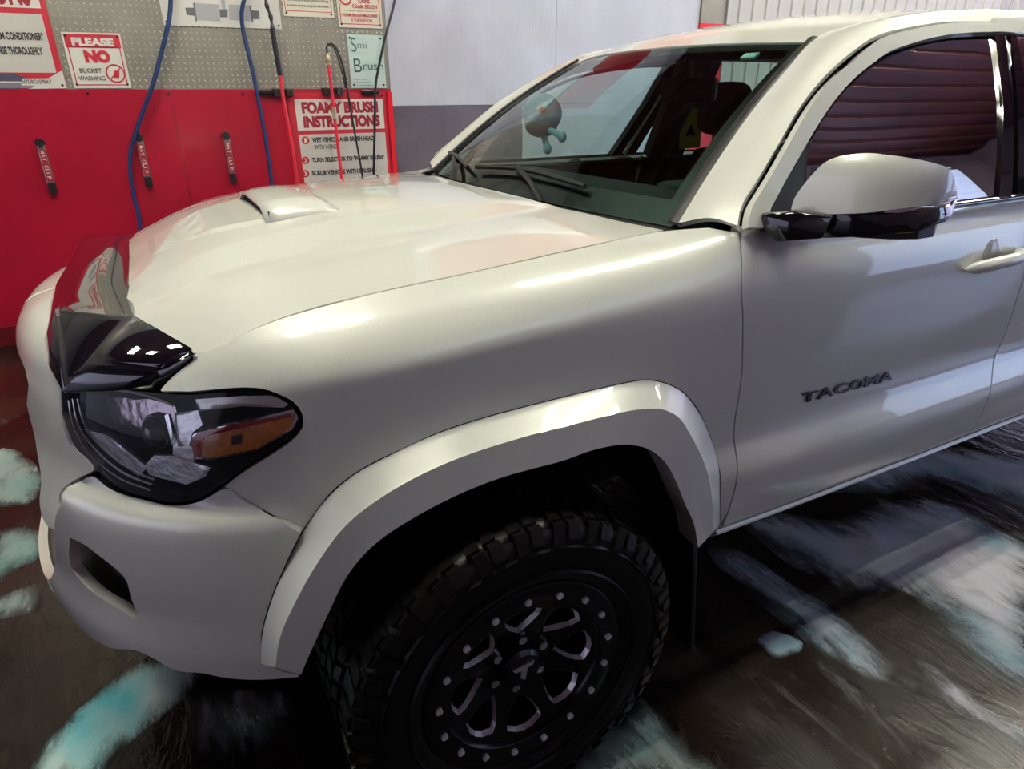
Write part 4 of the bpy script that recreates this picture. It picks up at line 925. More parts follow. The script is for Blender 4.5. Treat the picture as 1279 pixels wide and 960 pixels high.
M['sign_grey'] = mat('sign_pale_grey', (0.60, 0.57, 0.53), 0.4)
M['sign_teal'] = mat('sign_pale_teal', (0.52, 0.66, 0.62), 0.4, nscale=6, namp=0.1, col2=(0.62, 0.70, 0.66))
M['ink'] = mat('black_ink', (0.03, 0.025, 0.03), 0.5)
M['maroon_ink'] = mat('maroon_ink', (0.33, 0.012, 0.03), 0.5)
M['green_ink'] = mat('dark_green_ink', (0.03, 0.09, 0.08), 0.5)
M['blue_hose'] = mat('blue_hose', (0.010, 0.032, 0.12), 0.4, bump=0.3, bscale=150)
M['black_hose'] = mat('black_hose', (0.01, 0.01, 0.011), 0.35)
M['steel'] = mat('worn_steel', (0.40, 0.39, 0.36), 0.35, metal=0.9)
M['bracket'] = mat('dark_iron_bracket', (0.05, 0.04, 0.04), 0.5, metal=0.5)
M['screw'] = mat('dark_screw', (0.02, 0.015, 0.015), 0.4, metal=0.4)
M['brass'] = mat('brass', (0.62, 0.55, 0.32), 0.3, metal=0.9)
PX = 1.187; PZ = 1.552
wall = wbox('wall_far', -8, 12, 0, 4.6, -0.16, 0.0, M['wall_base']); wall['kind'] = 'structure'
wbox('red_panel', -3.7, -0.255, 0.16, PZ, 0.0, 0.012, M['red_panel'], wall)
wbox('red_panel', -0.252, PX - 0.0, 0.16, PZ, 0.0, 0.012, M['red_panel'], wall)
wbox('red_base_board', -6, PX, 0.0, 0.16, 0.0, 0.02, M['dark_red'], wall)
wbox('diamond_plate', -3.7, PX, PZ, 3.2, 0.0, 0.006, M['plate'], wall)
# raised treads of the plate, too small to be picked apart singly
vs, fs = [], []
def tread(x, z, s):
    b = len(vs); L, w_ = 0.0135, 0.0042; c, si = math.cos(s * math.pi / 4), math.sin(s * math.pi / 4)
    for a, bb, d in ((-L, 0, 0.006), (0, -w_, 0.006), (L, 0, 0.006), (0, w_, 0.006)):
        vs.append(W(x + a * c - bb * si, z + a * si + bb * c, d))
    vs.append(W(x - 0.004 * c, z - 0.004 * si, 0.0095)); vs.append(W(x + 0.004 * c, z + 0.004 * si, 0.0095))
    for f in ((0, 1, 5, 4), (1, 2, 5), (2, 3, 4, 5), (3, 0, 4)): fs.append(tuple(b + i for i in f))
sp_ = 0.034
for i in range(int(2.9 / sp_)):
    for j in range(int(0.95 / sp_)):
        x = -1.70 + i * sp_; z = PZ + 0.016 + j * sp_
        if x < PX - 0.015: tread(x, z, 1 if (i + j) % 2 else -1)
t_ = raw('plate_treads', vs, fs, M['tread'], wall); t_['kind'] = 'stuff'
FX = 3.95
wbox('wet_wall_panel', PX + 0.004, 2.55, 1.44, 4.5, 0.0, 0.008, M['frp'], wall)
wbox('wet_wall_panel', 2.554, FX, 1.44, 4.5, 0.0, 0.008, M['frp'], wall)
wbox('wet_wall_panel', PX + 0.004, 2.25, 0.0, 1.437, 0.0, 0.008, M['frp_low'], wall)
wbox('wet_wall_panel', 2.254, FX, 0.0, 1.437, 0.0, 0.008, M['frp'], wall)
pst = wbox('diamond_post', FX, FX + 0.27, 2.06, 4.5, 0.0, 0.03, M['plate'], wall)
wbox('red_post', FX, FX + 0.27, 0.0, 2.06, 0.0, 0.03, M['red_bright'], wall)
wbox('red_corner_trim', PX - 0.028, PX + 0.006, 0.16, 1.53, 0.012, 0.024, M['red_bright'], wall)
wbox('steel_edge_trim', FX + 0.27, FX + 0.33, 0.0, 4.5, 0.0, 0.05, M['corr'], wall)
wbox('red_reflection_board', 1.35, 3.9, 2.85, 3.65, 0.05, 0.08, M['red_panel'], wall)  # unseen board, added so the windshield mirrors red
# corrugated steel beyond the post
P = []; x = FX + 0.33; prof = [(0, 0.0), (0.095, 0.0), (0.105, 0.014), (0.125, 0.014), (0.135, 0.0)]
while x < 11.8:
    for dx, d in prof: P.append((x + dx, d))
    x += 0.155
vs = [W(a, 0, 0.004 + d) for a, d in P] + [W(a, 4.5, 0.004 + d) for a, d in P]; n_ = len(P)
raw('corrugated_sheet', vs, [(i, i + 1, n_ + i + 1, n_ + i) for i in range(n_ - 1)], M['corr'], wall)
# ---- floor
def floor_mat():
    m = bpy.data.materials.new('wet_concrete_floor'); m.use_nodes = True; nt = m.node_tree; b = nt.nodes['Principled BSDF']
    tc = nt.nodes.new('ShaderNodeTexCoord'); mp = nt.nodes.new('ShaderNodeMapping'); mp.inputs['Rotation'].default_value = (0, 0, math.radians(8)); mp.inputs['Scale'].default_value = (1.9, 0.55, 1)
    nt.links.new(tc.outputs['Object'], mp.inputs[0])
    def nz(scale, detail, vec, rough=0.55):
        n = nt.nodes.new('ShaderNodeTexNoise'); n.inputs['Scale'].default_value = scale; n.inputs['Detail'].default_value = detail; n.inputs['Roughness'].default_value = rough; n.inputs['Distortion'].default_value = 0.6
        nt.links.new(vec, n.inputs['Vector']); return n.outputs['Fac']
    def mr(f, a, bb, c=0, d=1):
        r = nt.nodes.new('ShaderNodeMapRange'); r.interpolation_type = 'SMOOTHSTEP'
        for k, v in zip((1, 2, 3, 4), (a, bb, c, d)): r.inputs[k].default_value = v
        nt.links.new(f, r.inputs[0]); return r.outputs[0]
    def mx(f, A, B):
        x = nt.nodes.new('ShaderNodeMix'); x.data_type = 'RGBA'; nt.links.new(f, x.inputs['Factor'])
        for k, v in (('A', A), ('B', B)):
            if isinstance(v, tuple): x.inputs[k].default_value = (*v, 1)
            else: nt.links.new(v, x.inputs[k])
        return x.outputs['Result']
    base = mx(mr(nz(3.0, 8, tc.outputs['Object']), 0.35, 0.7), (0.012, 0.008, 0.006), (0.030, 0.021, 0.015))
    mu = nt.nodes.new('ShaderNodeMath'); mu.operation = 'MULTIPLY'
    nt.links.new(mr(nz(3.2, 8, mp.outputs[0], 0.7), 0.54, 0.70), mu.inputs[0]); nt.links.new(mr(nz(0.9, 3, mp.outputs[0]), 0.48, 0.62), mu.inputs[1])
    col = mx(mu.outputs[0], base, (0.12, 0.115, 0.12))
    nt.links.new(col, b.inputs['Base Color'])
    nt.links.new(mr(nz(1.3, 4, mp.outputs[0]), 0.35, 0.65, 0.06, 0.30), b.inputs['Roughness'])
    b.inputs['Specular IOR Level'].default_value = 0.45
    bp = nt.nodes.new('ShaderNodeBump'); bp.inputs['Strength'].default_value = 0.55; bp.inputs['Distance'].default_value = 0.012
    nt.links.new(nz(7.0, 5, mp.outputs[0], 0.6), bp.inputs['Height']); nt.links.new(bp.outputs['Normal'], b.inputs['Normal'])
    return m
M['floor'] = floor_mat()
fl_ = raw('floor', [(-14, -7, FLZ), (16, -7, FLZ), (16, 6, FLZ), (-14, 6, FLZ)], [(0, 1, 2, 3)], M['floor']); fl_['kind'] = 'structure'
# ---- foam lying on the floor
def foam_mat(name, c1, c2, rot, amp=2.5, lo=1.2, hi=2.3):
    m = bpy.data.materials.new(name); m.use_nodes = True; nt = m.node_tree; nt.nodes.clear()
    out = nt.nodes.new('ShaderNodeOutputMaterial'); ms = nt.nodes.new('ShaderNodeMixShader'); tr = nt.nodes.new('ShaderNodeBsdfTransparent')
    b = nt.nodes.new('ShaderNodeBsdfPrincipled'); b.inputs['Roughness'].default_value = 0.55; b.inputs['Subsurface Weight'].default_value = 0.0
    tc = nt.nodes.new('ShaderNodeTexCoord'); mp = nt.nodes.new('ShaderNodeMapping'); mp.inputs['Rotation'].default_value = (0, 0, rot); mp.inputs['Scale'].default_value = (1.9, 0.6, 1)
    nt.links.new(tc.outputs['Object'], mp.inputs[0])
    def nz(scale, detail, vec, rough=0.6):
        n = nt.nodes.new('ShaderNodeTexNoise'); n.inputs['Scale'].default_value = scale; n.inputs['Detail'].default_value = detail; n.inputs['Roughness'].default_value = rough; n.inputs['Distortion'].default_value = 0.4
        nt.links.new(vec, n.inputs['Vector']); return n.outputs['Fac']
    at_ = nt.nodes.new('ShaderNodeAttribute'); at_.attribute_name = 'edge'
    a1 = nt.nodes.new('ShaderNodeMath'); a1.operation = 'MULTIPLY_ADD'; nt.links.new(nz(5.0, 12, mp.outputs[0], 0.74), a1.inputs[0]); a1.inputs[1].default_value = amp; nt.links.new(at_.outputs['Fac'], a1.inputs[2])
    r = nt.nodes.new('ShaderNodeMapRange'); r.interpolation_type = 'SMOOTHSTEP'; r.inputs[1].default_value = lo; r.inputs[2].default_value = hi; r.inputs[4].default_value = 0.9
    nt.links.new(a1.outputs[0], r.inputs[0]); nt.links.new(r.outputs[0], ms.inputs[0])
    x = nt.nodes.new('ShaderNodeMix'); x.data_type = 'RGBA'; x.inputs['A'].default_value = (*c1, 1); x.inputs['B'].default_value = (*c2, 1)
    r2 = nt.nodes.new('ShaderNodeMapRange'); r2.inputs[1].default_value = 0.42; r2.inputs[2].default_value = 0.66; nt.links.new(nz(2.6, 3, tc.outputs['Object']), r2.inputs[0]); nt.links.new(r2.outputs[0], x.inputs['Factor'])
    nt.links.new(x.outputs['Result'], b.inputs['Base Color'])
    bp = nt.nodes.new('ShaderNodeBump'); bp.inputs['Strength'].default_value = 0.5; bp.inputs['Distance'].default_value = 0.01
    nt.links.new(nz(26, 6, tc.outputs['Object'], 0.7), bp.inputs['Height']); nt.links.new(bp.outputs['Normal'], b.inputs['Normal'])
    nt.links.new(tr.outputs[0], ms.inputs[1]); nt.links.new(b.outputs[0], ms.inputs[2]); nt.links.new(ms.outputs[0], out.inputs[0])
    return m
M['foam'] = foam_mat('grey_white_foam', (0.66, 0.64, 0.72), (0.28, 0.46, 0.55), math.radians(8))
M['foam_thin'] = foam_mat('thin_grey_foam', (0.45, 0.43, 0.46), (0.30, 0.30, 0.32), math.radians(10), 3.6, 2.25, 3.6)
M['foam_cyan'] = foam_mat('cyan_foam', (0.60, 0.80, 0.78), (0.12, 0.64, 0.72), math.radians(50), 1.9, 0.85, 1.6)
M['foam_pale'] = foam_mat('pale_green_foam', (0.42, 0.52, 0.50), (0.24, 0.48, 0.48), math.radians(0))
def foam(pts, m, label, h=0.010, step=0.025, ew=0.10):
    poly = [Vector(p) for p in pts]
    lp = resample([Vector((p[0], p[1], 0)) for p in pts] + [Vector((*pts[0], 0))], max(24, len(pts) * 6)); lp = [Vector((p.x, p.y)) for p in lp[:-1]]
    V = list(lp); E = [(i, (i + 1) % len(lp)) for i in range(len(lp))]
    xs = [p.x for p in lp]; ys = [p.y for p in lp]; x = min(xs)
    while x < max(xs):
        y = min(ys)
        while y < max(ys):
            p = Vector((x, y))
            if inpoly(p, lp): V.append(p)
            y += step
        x += step
    r = delaunay_2d_cdt(V, E, [], 0, 1e-6); keep = [f for f in r[2] if inpoly((r[0][f[0]] + r[0][f[1]] + r[0][f[2]]) / 3, lp)]
    P = []; ed = []
    for p in r[0]:
        d = min((p - q).length for q in lp); e = min(1, d / ew); ed.append(e)
        P.append((p.x, p.y, FLZ + 0.002 + h * e * (0.6 + 0.8 * max(0, noise.noise(Vector((p.x * 9, p.y * 9, 0)))))))
    o = raw('foam_patch', P, keep, m, None, True); at_ = o.data.attributes.new('edge', 'FLOAT', 'POINT'); at_.data.foreach_set('value', ed)
    return tag(o, label, 'foam', kind='stuff')
foam([(-1.0051, -0.4254), (-1.0007, -0.3485), (-0.9546, -0.2743), (-0.8789, -0.2112), (-0.8145, -0.1593), (-0.7553, -0.134), (-0.6452, -0.1839), (-0.6152, -0.2518), (-0.6541, -0.3216), (-0.7409, -0.3769), (-0.8114, -0.4271), (-0.867, -0.5)], M['foam_cyan'], 'bright cyan foam streak below the front bumper', 0.02)
foam([(-1.2747, 0.8147), (-1.1674, 0.8288), (-1.0589, 0.7409), (-1.0238, 0.613), (-1.0765, 0.5408), (-1.1493, 0.4863), (-1.2174, 0.4353)], M['foam_pale'], 'pale teal foam left of the bumper', 0.012)
foam([(-1.3968, 1.622), (-1.2488, 1.5232), (-1.14, 1.2779), (-1.1126, 1.0476), (-1.157, 0.9614), (-1.3169, 1.0939)], M['foam_pale'], 'round grey foam clump left of the grille', 0.014, ew=0.06)
foam([(-1.2091, 0.3806), (-1.1059, 0.3959), (-1.0552, 0.3901), (-1.0337, 0.2526), (-1.0994, 0.2491), (-1.1941, 0.2814)], M['foam_pale'], 'thin pale foam beneath the bumper lip', 0.01)
foam([(1.1943, -0.4654), (1.3441, -0.4602), (1.5194, -0.6035), (1.814, -0.6257), (2.0133, -0.754), (1.9994, -0.9066), (1.9956, -1.0894), (1.3014, -1.416), (1.2421, -1.312), (1.2851, -1.1928), (1.3495, -1.0843), (1.3145, -0.9661), (1.1927, -0.8577), (1.1654, -0.7081)], M['foam'], 'large pale foam patch on the floor under the front door', 0.014, ew=0.16)
foam([(1.5772, -0.4108), (1.9322, -0.3617), (2.2882, -0.3796), (2.4763, -0.5173), (2.6586, -0.7776), (2.205, -0.9909), (2.1645, -0.8182), (2.1119, -0.6643), (1.8232, -0.5857)], M['foam'], 'teal grey foam patch next to the sill', 0.012, ew=0.14)
foam([(0.9949, -0.4915), (1.0843, -0.5911), (1.0964, -0.7837), (1.1217, -0.9411), (1.0759, -1.1287), (1.0271, -1.1804), (0.9604, -1.1381), (0.9324, -1.0078), (0.93, -0.8367), (0.936, -0.6293)], M['foam'], 'narrow foam streak between the wheel and the large foam patch', 0.012, ew=0.10)
foam([(0.3946, -0.8961), (0.4335, -0.9455), (0.4143, -1.0285), (0.3966, -1.1829), (0.0766, -1.01), (0.2275, -0.9526)], M['foam_pale'], 'thin grey foam behind the front wheel', 0.006, ew=0.14)
foam([(0.8009, -0.8952), (0.881, -0.8962), (0.9223, -0.9612), (0.8814, -0.9901), (0.8, -0.9691)], M['foam'], 'small foam blob behind the front wheel', 0.012, ew=0.02)
foam([(1.1422, -1.1319), (1.1703, -1.2275), (1.1626, -1.3546), (1.1801, -1.4558), (1.0977, -1.4952), (1.0719, -1.3846), (1.0688, -1.2674)], M['foam'], 'thin foam streak in the lower right corner', 0.01, ew=0.1)
foam([(-0.6635, -0.3165), (-0.4737, -0.4019), (-0.3892, -0.4995), (-0.5004, -0.571), (-0.6107, -0.5828), (-0.6645, -0.4821)], M['foam_pale'], 'faint foam film behind the cyan streak', 0.004, ew=0.25)
# ---- rest of the bay: roof, near wall, open ends, fluorescent lights
CZ = 4.5
P = []; y = -4.5; prof = [(0, 0.0), (0.10, 0.0), (0.13, 0.05), (0.19, 0.05), (0.22, 0.0)]
while y < 3.6:
    for dx, d in prof: P.append((y + dx, d))
    y += 0.26
vs = [(-7, a, CZ - d) for a, d in P] + [(10, a, CZ - d) for a, d in P]; n_ = len(P)
ce = raw('ceiling', vs, [(i, n_ + i, n_ + i + 1, i + 1) for i in range(n_ - 1)], M['ceil']); ce['kind'] = 'structure'
wn = boxo('wall_near', (1.5, -4.38, CZ / 2), (17, 0.2, CZ), M['side_wall']); wn['kind'] = 'structure'
for nm, x in (('wall_entrance', -7.0), ('wall_exit', 10.0)):
    bm = bmesh.new(); box(bm, (x, -0.5, 3.55), (0.2, 8.0, 0.55)); box(bm, (x, -0.5, 4.15), (0.2, 8.0, 0.75)); box(bm, (x, -3.95, 1.8), (0.2, 0.9, 3.6)); box(bm, (x, 3.4, 1.8), (0.2, 0.3, 3.6))
    o = bmobj(nm, bm, M['side_wall'], smooth=False); o['kind'] = 'structure'
def fluo(x, y, z, label, L=1.25, ww=False):
    t = empty('fluorescent_light', loc=(x, y, z)); tag(t, label, 'light', 'fluorescent lights of the wash bay')
    boxo('light_housing', (0, 0, 0.05), (L + 0.06, 0.52, 0.05), M['fix'], t, bev=0.008)
    for d in (-0.2, 0, 0.2): cylo('light_tube', (-L / 2, d, 0), (L / 2, d, 0), 0.019, M['tube'], t, n=10)
    return t
M['fix'] = mat('white_lamp_housing', (0.7, 0.7, 0.68), 0.4)
M['tube'] = mat('lit_fluorescent_tube', (1, 1, 1), 0.5, emit=(1.0, 1.0, 0.82), estr=TUBE_W)
PL = ('over the bay entrance', 'above the truck nose', 'above the truck cabin', 'above the truck bed', 'over the bay exit')
for i, x in enumerate((-3.2, -0.7, 2.0, 4.6, 7.2)):
    if i == 0: continue
    fluo(x, -0.75, 4.32, 'fluorescent triple tube light under the red roof ' + PL[i] + ', row nearest the camera')
    if i != 2: fluo(x + (0, -0.5, 0, 0.6, 0.4)[i], 0.6, 4.32, 'fluorescent triple tube light under the red roof ' + PL[i] + ', row near the signs')
# translucent sectional door in the near wall, lit by the daylight behind it
M['door_panel'] = mat('backlit_translucent_door_panel', (0.5, 0.6, 0.8), 0.3, emit=(0.45, 0.62, 1.0), estr=1.8)
d1 = empty('door_1', loc=(7.4, -4.26, 0)); d1['kind'] = 'structure'
for k in range(7): boxo('door_section', (0, 0, 0.45 + 0.30 * k), (3.4, 0.03, 0.285), M['door_panel'], d1)
boxo('door_frame', (0, 0, 2.60), (3.6, 0.08, 0.12), M['fix'], d1)

M['glow_sheet'] = mat('added_wall_glow', (0.5, 0.6, 0.8), 0.3, emit=(0.50, 0.60, 1.0), estr=0.5)
w1_ = empty('added_glow_band', loc=(4.8, -4.26, 0)); w1_['kind'] = 'structure'  # added glowing band, mirrored by the door glass and tinting the side light
for k in range(6): boxo('glow_strip', (0, 0, 3.02 + 0.19 * k), (8.6, 0.03, 0.175), M['glow_sheet'], w1_)
# ---- signs on the far wall
def wmat(x, z, d): return WM @ basis((x, -d, z), (1, 0, 0), (0, 0, 1))
def plaque(name, x0, x1, z0, z1, m, label, d=0.014, th=0.004, cat='sign', screws=True, parent=None):
    r = empty(name, loc=W((x0 + x1) / 2, z0, d)); 
    tag(r, label, cat)
    def add(nm, a0, a1, b0, b1, mm, dd=0.0, t=0.001):
        o = wbox(nm, a0, a1, b0, b1, d + th + dd, d + th + dd + t, mm); o.parent = r; o.matrix_parent_inverse = r.matrix_world.inverted(); return o
    bpy.context.view_layer.update()
    o = wbox('board', x0, x1, z0, z1, d, d + th, m); o.parent = r; o.matrix_parent_inverse = r.matrix_world.inverted()
    if screws:
        for (a, b) in ((x0 + 0.018, z0 + 0.02), (x1 - 0.018, z0 + 0.02), (x0 + 0.018, z1 - 0.02), (x1 - 0.018, z1 - 0.02)):
            s_ = cylo('screw', W(a, b, d + th), W(a, b, d + th + 0.006), 0.007, M['screw'], r, n=8); s_.matrix_parent_inverse = r.matrix_world.inverted()
    def tx(s, a0, a1, b0, b1, mm, bold=0.0, dd=0.002):
        o = text('lettering', s, a1 - a0, b1 - b0, mm, None, wmat(a0, b0, d + th + dd), bold=bold); o.parent = r; o.matrix_parent_inverse = r.matrix_world.inverted(); return o
    def poly(nm, pts, mm, dd=0.001):
        o = raw(nm, [W(a, b, d + th + dd) for a, b in pts], [tuple(range(len(pts)))], mm, r); o.matrix_parent_inverse = r.matrix_world.inverted(); return o
    return r, add, tx, poly
def frame_lines(add, x0, x1, z0, z1, w, m):
    add('border_line', x0, x1, z1 - w, z1, m); add('border_line', x0, x1, z0, z0 + w, m); add('border_line', x0, x0 + w, z0, z1, m); add('border_line', x1 - w, x1, z0, z1, m)
# big instruction board at the left edge
A = [(-0.797, 2.02), (-0.805, 1.555), (-0.832, 1.975), (-0.835, 1.946), (-0.838, 1.642), (-1.119, 1.636), (-1.14, 1.556)]
zb = A[1][1]; zt = 2.50; xr = A[1][0] - 0.0
r, add, tx, poly = plaque('instruction_board', xr - 1.25, xr, zb, zt, M['sign_red'], 'red and white instruction board cut off by the left edge, printed ...ONS', d=0.010)
B1 = [(-0.829, 2.019), (-0.832, 1.975)]; B2 = [(-0.835, 1.946), (-0.838, 1.642), (-1.119, 1.636)]
add('header_panel', xr - 1.19, B1[1][0], B1[1][1], zt - 0.05, M['sign_white'])
add('text_panel', xr - 1.19, B2[1][0], B2[1][1], B2[0][1], M['sign_grey'])
T = [(-1.025, 1.99), (-0.872, 1.985), (-0.842, 2.105)]
tx('INSTRUCTIONS', T[1][0] - 0.60, T[1][0], T[1][1], T[1][1] + 0.16, M['maroon_ink'], 0.05)
T = [(-1.073, 1.809), (-0.857, 1.811), (-0.849, 1.84)]; tx('"FOAM CONDITIONER"', T[1][0] - 0.265, T[1][0], T[1][1], T[2][1] + 0.012, M['ink'], 0.045)
T = [(-1.093, 1.731), (-0.879, 1.735), (-0.876, 1.764)]; tx('RINSE THOROUGHLY', T[1][0] - 0.235, T[1][0], T[1][1], T[2][1] + 0.012, M['ink'], 0.045)
G = [(-0.804, 1.559), (-0.806, 1.655), (-0.88, 1.616), (-0.999, 1.555)]; poly('white_corner', [G[0], G[1], G[2], G[3]], M['sign_white'], 0.0012)
G = [(-1.119, 1.636), (-1.057, 1.636), (-0.977, 1.611), (-1.039, 1.556), (-1.14, 1.556)]; poly('dark_band', G[::-1], mat('dark_violet_print', (0.08, 0.07, 0.12), 0.5), 0.0013)
G = [(-1.13, 1.594), (-1.139, 1.56), (-0.982, 1.56), (-0.952, 1.586)]; poly('grey_band', G, mat('grey_violet_print', (0.22, 0.20, 0.25), 0.5), 0.0016)
G = [(-1.131, 1.589), (-1.014, 1.589), (-1.013, 1.595), (-1.129, 1.595)]; poly('thin_stripe', G, M['sign_white'], 0.0019)
G = [(-1.03, 1.573), (-1.017, 1.611), (-0.881, 1.612), (-0.875, 1.573)]; poly('name_plate', [G[0], G[1], G[2], G[3]], M['sign_white'], 0.0022)
G = [(-1.02, 1.581), (-0.873, 1.581), (-0.867, 1.605)]; tx('HYDRO-SPRAY', G[0][0], G[1][0], G[0][1] + 0.002, G[2][1], M['ink'], 0.015, 0.003)
# please no bucket washing
A = [(-0.76, 1.859), (-0.458, 1.861), (-0.464, 1.559), (-0.771, 1.559)]; x0 = (A[0][0] + A[3][0]) / 2; x1 = (A[1][0] + A[2][0]) / 2; z0 = A[3][1]; z1 = A[0][1]
r, add, tx, poly = plaque('bucket_washing_sign', x0, x1, z0, z1, M['sign_white'], 'square white sign with red band reading PLEASE NO BUCKET WASHING', d=0.010)
w_ = x1 - x0; h_ = z1 - z0
add('red_band', x0 + 0.03 * w_, x1 - 0.03 * w_, z0 + 0.73 * h_, z1 - 0.03 * h_, M['sign_red']); frame_lines(add, x0 + 0.05 * w_, x1 - 0.05 * w_, z0 + 0.05 * h_, z0 + 0.75 * h_, 0.006, M['sign_red'])
tx('PLEASE', x0 + 0.14 * w_, x1 - 0.14 * w_, z0 + 0.76 * h_, z0 + 0.91 * h_, M['sign_white'], 0.06)
tx('NO', x0 + 0.30 * w_, x0 + 0.74 * w_, z0 + 0.46 * h_, z0 + 0.69 * h_, M['sign_red'], 0.07)
tx('BUCKET', x0 + 0.16 * w_, x0 + 0.54 * w_, z0 + 0.28 * h_, z0 + 0.36 * h_, M['ink'], 0.01); tx('WASHING', x0 + 0.11 * w_, x0 + 0.57 * w_, z0 + 0.14 * h_, z0 + 0.22 * h_, M['ink'], 0.01)
cx_, cz_, rad = x0 + 0.77 * w_, z0 + 0.27 * h_, 0.17 * w_
def annulus(poly, cx, cz, r0, r1, m, n=28, dd=0.002):
    for k in range(1):
        vs = [];
        for i in range(n): a = 2 * math.pi * i / n; vs += [W(cx + r0 * math.cos(a), cz + r0 * math.sin(a), dd), W(cx + r1 * math.cos(a), cz + r1 * math.sin(a), dd)]
        return vs, [(2 * i, 2 * i + 1, (2 * i + 3) % (2 * n), (2 * i + 2) % (2 * n)) for i in range(n)]
vs, fs = annulus(poly, cx_, cz_, rad * 0.85, rad, M['sign_red'], dd=0.0165); ro = raw('prohibition_ring', vs, fs, M['sign_red'], r); ro.matrix_parent_inverse = r.matrix_world.inverted()
poly('bucket_symbol', [(cx_ - 0.05 * w_, cz_ - 0.08 * w_), (cx_ + 0.05 * w_, cz_ - 0.08 * w_), (cx_ + 0.08 * w_, cz_ + 0.06 * w_), (cx_ - 0.02 * w_, cz_ + 0.05 * w_)], M['sign_red'], 0.002)
poly('prohibition_bar', [(cx_ - rad * 0.68, cz_ - rad * 0.60), (cx_ - rad * 0.60, cz_ - rad * 0.68), (cx_ + rad * 0.68, cz_ + rad * 0.60), (cx_ + rad * 0.60, cz_ + rad * 0.68)], M['sign_red'], 0.003)
# white sign with the drawing of two rollers
A = [(-0.202, 1.91), (0.487, 1.909), (0.496, 2.079), (-0.201, 2.047)]; x0 = A[0][0] - 0.01; x1 = A[1][0]; z0 = A[0][1]; z1 = 2.35
r, add, tx, poly = plaque('roller_drawing_sign', x0, x1, z0, z1, M['sign_white'], 'wide white sign with a drawing of two grey rollers, at the top edge', d=0.010)
GR = mat('print_roller_grey', (0.42, 0.41, 0.43), 0.5); GD = mat('print_dark_grey', (0.13, 0.13, 0.15), 0.5)
def quad(nm, L, m, dd=0.002): poly(nm, L[::-1], m, dd)
quad('drawn_roller', [(-0.016, 2.038), (0.127, 2.036), (0.116, 1.942), (-0.023, 1.946)], GR); quad('drawn_roller', [(0.179, 2.038), (0.308, 2.039), (0.299, 1.949), (0.17, 1.953)], GR)
quad('drawn_bearing', [(-0.075, 2.01), (-0.025, 2.012), (-0.028, 1.968), (-0.073, 1.971)], GD); quad('drawn_bearing', [(0.122, 2.009), (0.17, 2.011), (0.162, 1.966), (0.119, 1.965)], GD, 0.003); quad('drawn_bearing', [(0.309, 2.012), (0.357, 2.01), (0.355, 1.964), (0.311, 1.963)], GD)
quad('drawn_shaft', [(0.139, 2.106), (0.163, 2.107), (0.16, 2.011), (0.137, 2.01)], GR, 0.003)
quad('drawn_edge', [(-0.025, 2.038), (-0.016, 2.038), (-0.02, 1.938), (-0.029, 1.937)], GD, 0.003); quad('drawn_edge', [(0.303, 2.039), (0.313, 2.039), (0.313, 1.945), (0.303, 1.944)], GD, 0.003)
# cream text sign
A = [(0.505, 1.999), (0.841, 1.986), (0.843, 2.094)]; x0 = A[0][0] + 0.005; x1 = A[1][0] - 0.004; z0 = A[0][1] - 0.012; z1 = 2.32
r, add, tx, poly = plaque('cream_text_sign', x0, x1, z0, z1, M['sign_cream'], 'cream sign with small black text lines, between roller drawing and foam brush sign', d=0.010)
frame_lines(add, x0 + 0.012, x1 - 0.012, z0 + 0.03, z1 - 0.02, 0.004, M['sign_red'])
for k, s in enumerate(('to remove abrasives during the wash process.', 'your vehicle by ensuring continuous flushing', 'with foam flowing through it. This protects')): tx(s, x0 + 0.03, x1 - 0.03, z0 + 0.055 + k * 0.030, z0 + 0.073 + k * 0.030, M['ink'], 0.0)
tx('FOAM BRUSH', x0 + 0.12, x1 - 0.04, z0 + 0.145, z0 + 0.165, M['sign_red'], 0.01)
# use foam brush sign
A = [(0.857, 1.939), (1.168, 1.934)]; x0, x1, z0, z1 = A[0][0] + 0.006, A[1][0] - 0.002, A[0][1] - 0.006, 2.32
r, add, tx, poly = plaque('foam_brush_notice', x0, x1, z0, z1, M['sign_cream'], 'small cream sign with red print, USE FOAM BRUSH, at the plate corner', d=0.010)
frame_lines(add, x0 + 0.014, x1 - 0.014, z0 + 0.02, z1 - 0.02, 0.005, M['sign_red'])
w_ = x1 - x0
tx('IS TURNED ON', x0 + 0.28 * w_, x0 + 0.76 * w_, z0 + 0.038, z0 + 0.056, M['sign_red'], 0.01); tx('FOAM BRUSH MACHINE', x0 + 0.10 * w_, x0 + 0.90 * w_, z0 + 0.066, z0 + 0.086, M['sign_red'], 0.01)
tx('UNTIL', x0 + 0.43 * w_, x0 + 0.58 * w_, z0 + 0.098, z0 + 0.107, M['ink'], 0.0); add('rule_line', x0 + 0.1 * w_, x0 + 0.40 * w_, z0 + 0.101, z0 + 0.103, M['ink']); add('rule_line', x0 + 0.61 * w_, x0 + 0.9 * w_, z0 + 0.101, z0 + 0.103, M['ink'])
tx('FOAM BRUSH', x0 + 0.34 * w_, x0 + 0.90 * w_, z0 + 0.118, z0 + 0.142, M['sign_red'], 0.015); tx('USE', x0 + 0.48 * w_, x0 + 0.74 * w_, z0 + 0.150, z0 + 0.185, M['maroon_ink'], 0.03)
vs, fs = annulus(poly, x0 + 0.2 * w_, z0 + 0.175, 0.032, 0.042, M['sign_red'], dd=0.016); ro = raw('prohibition_ring', vs, fs, M['sign_red'], r); ro.matrix_parent_inverse = r.matrix_world.inverted()
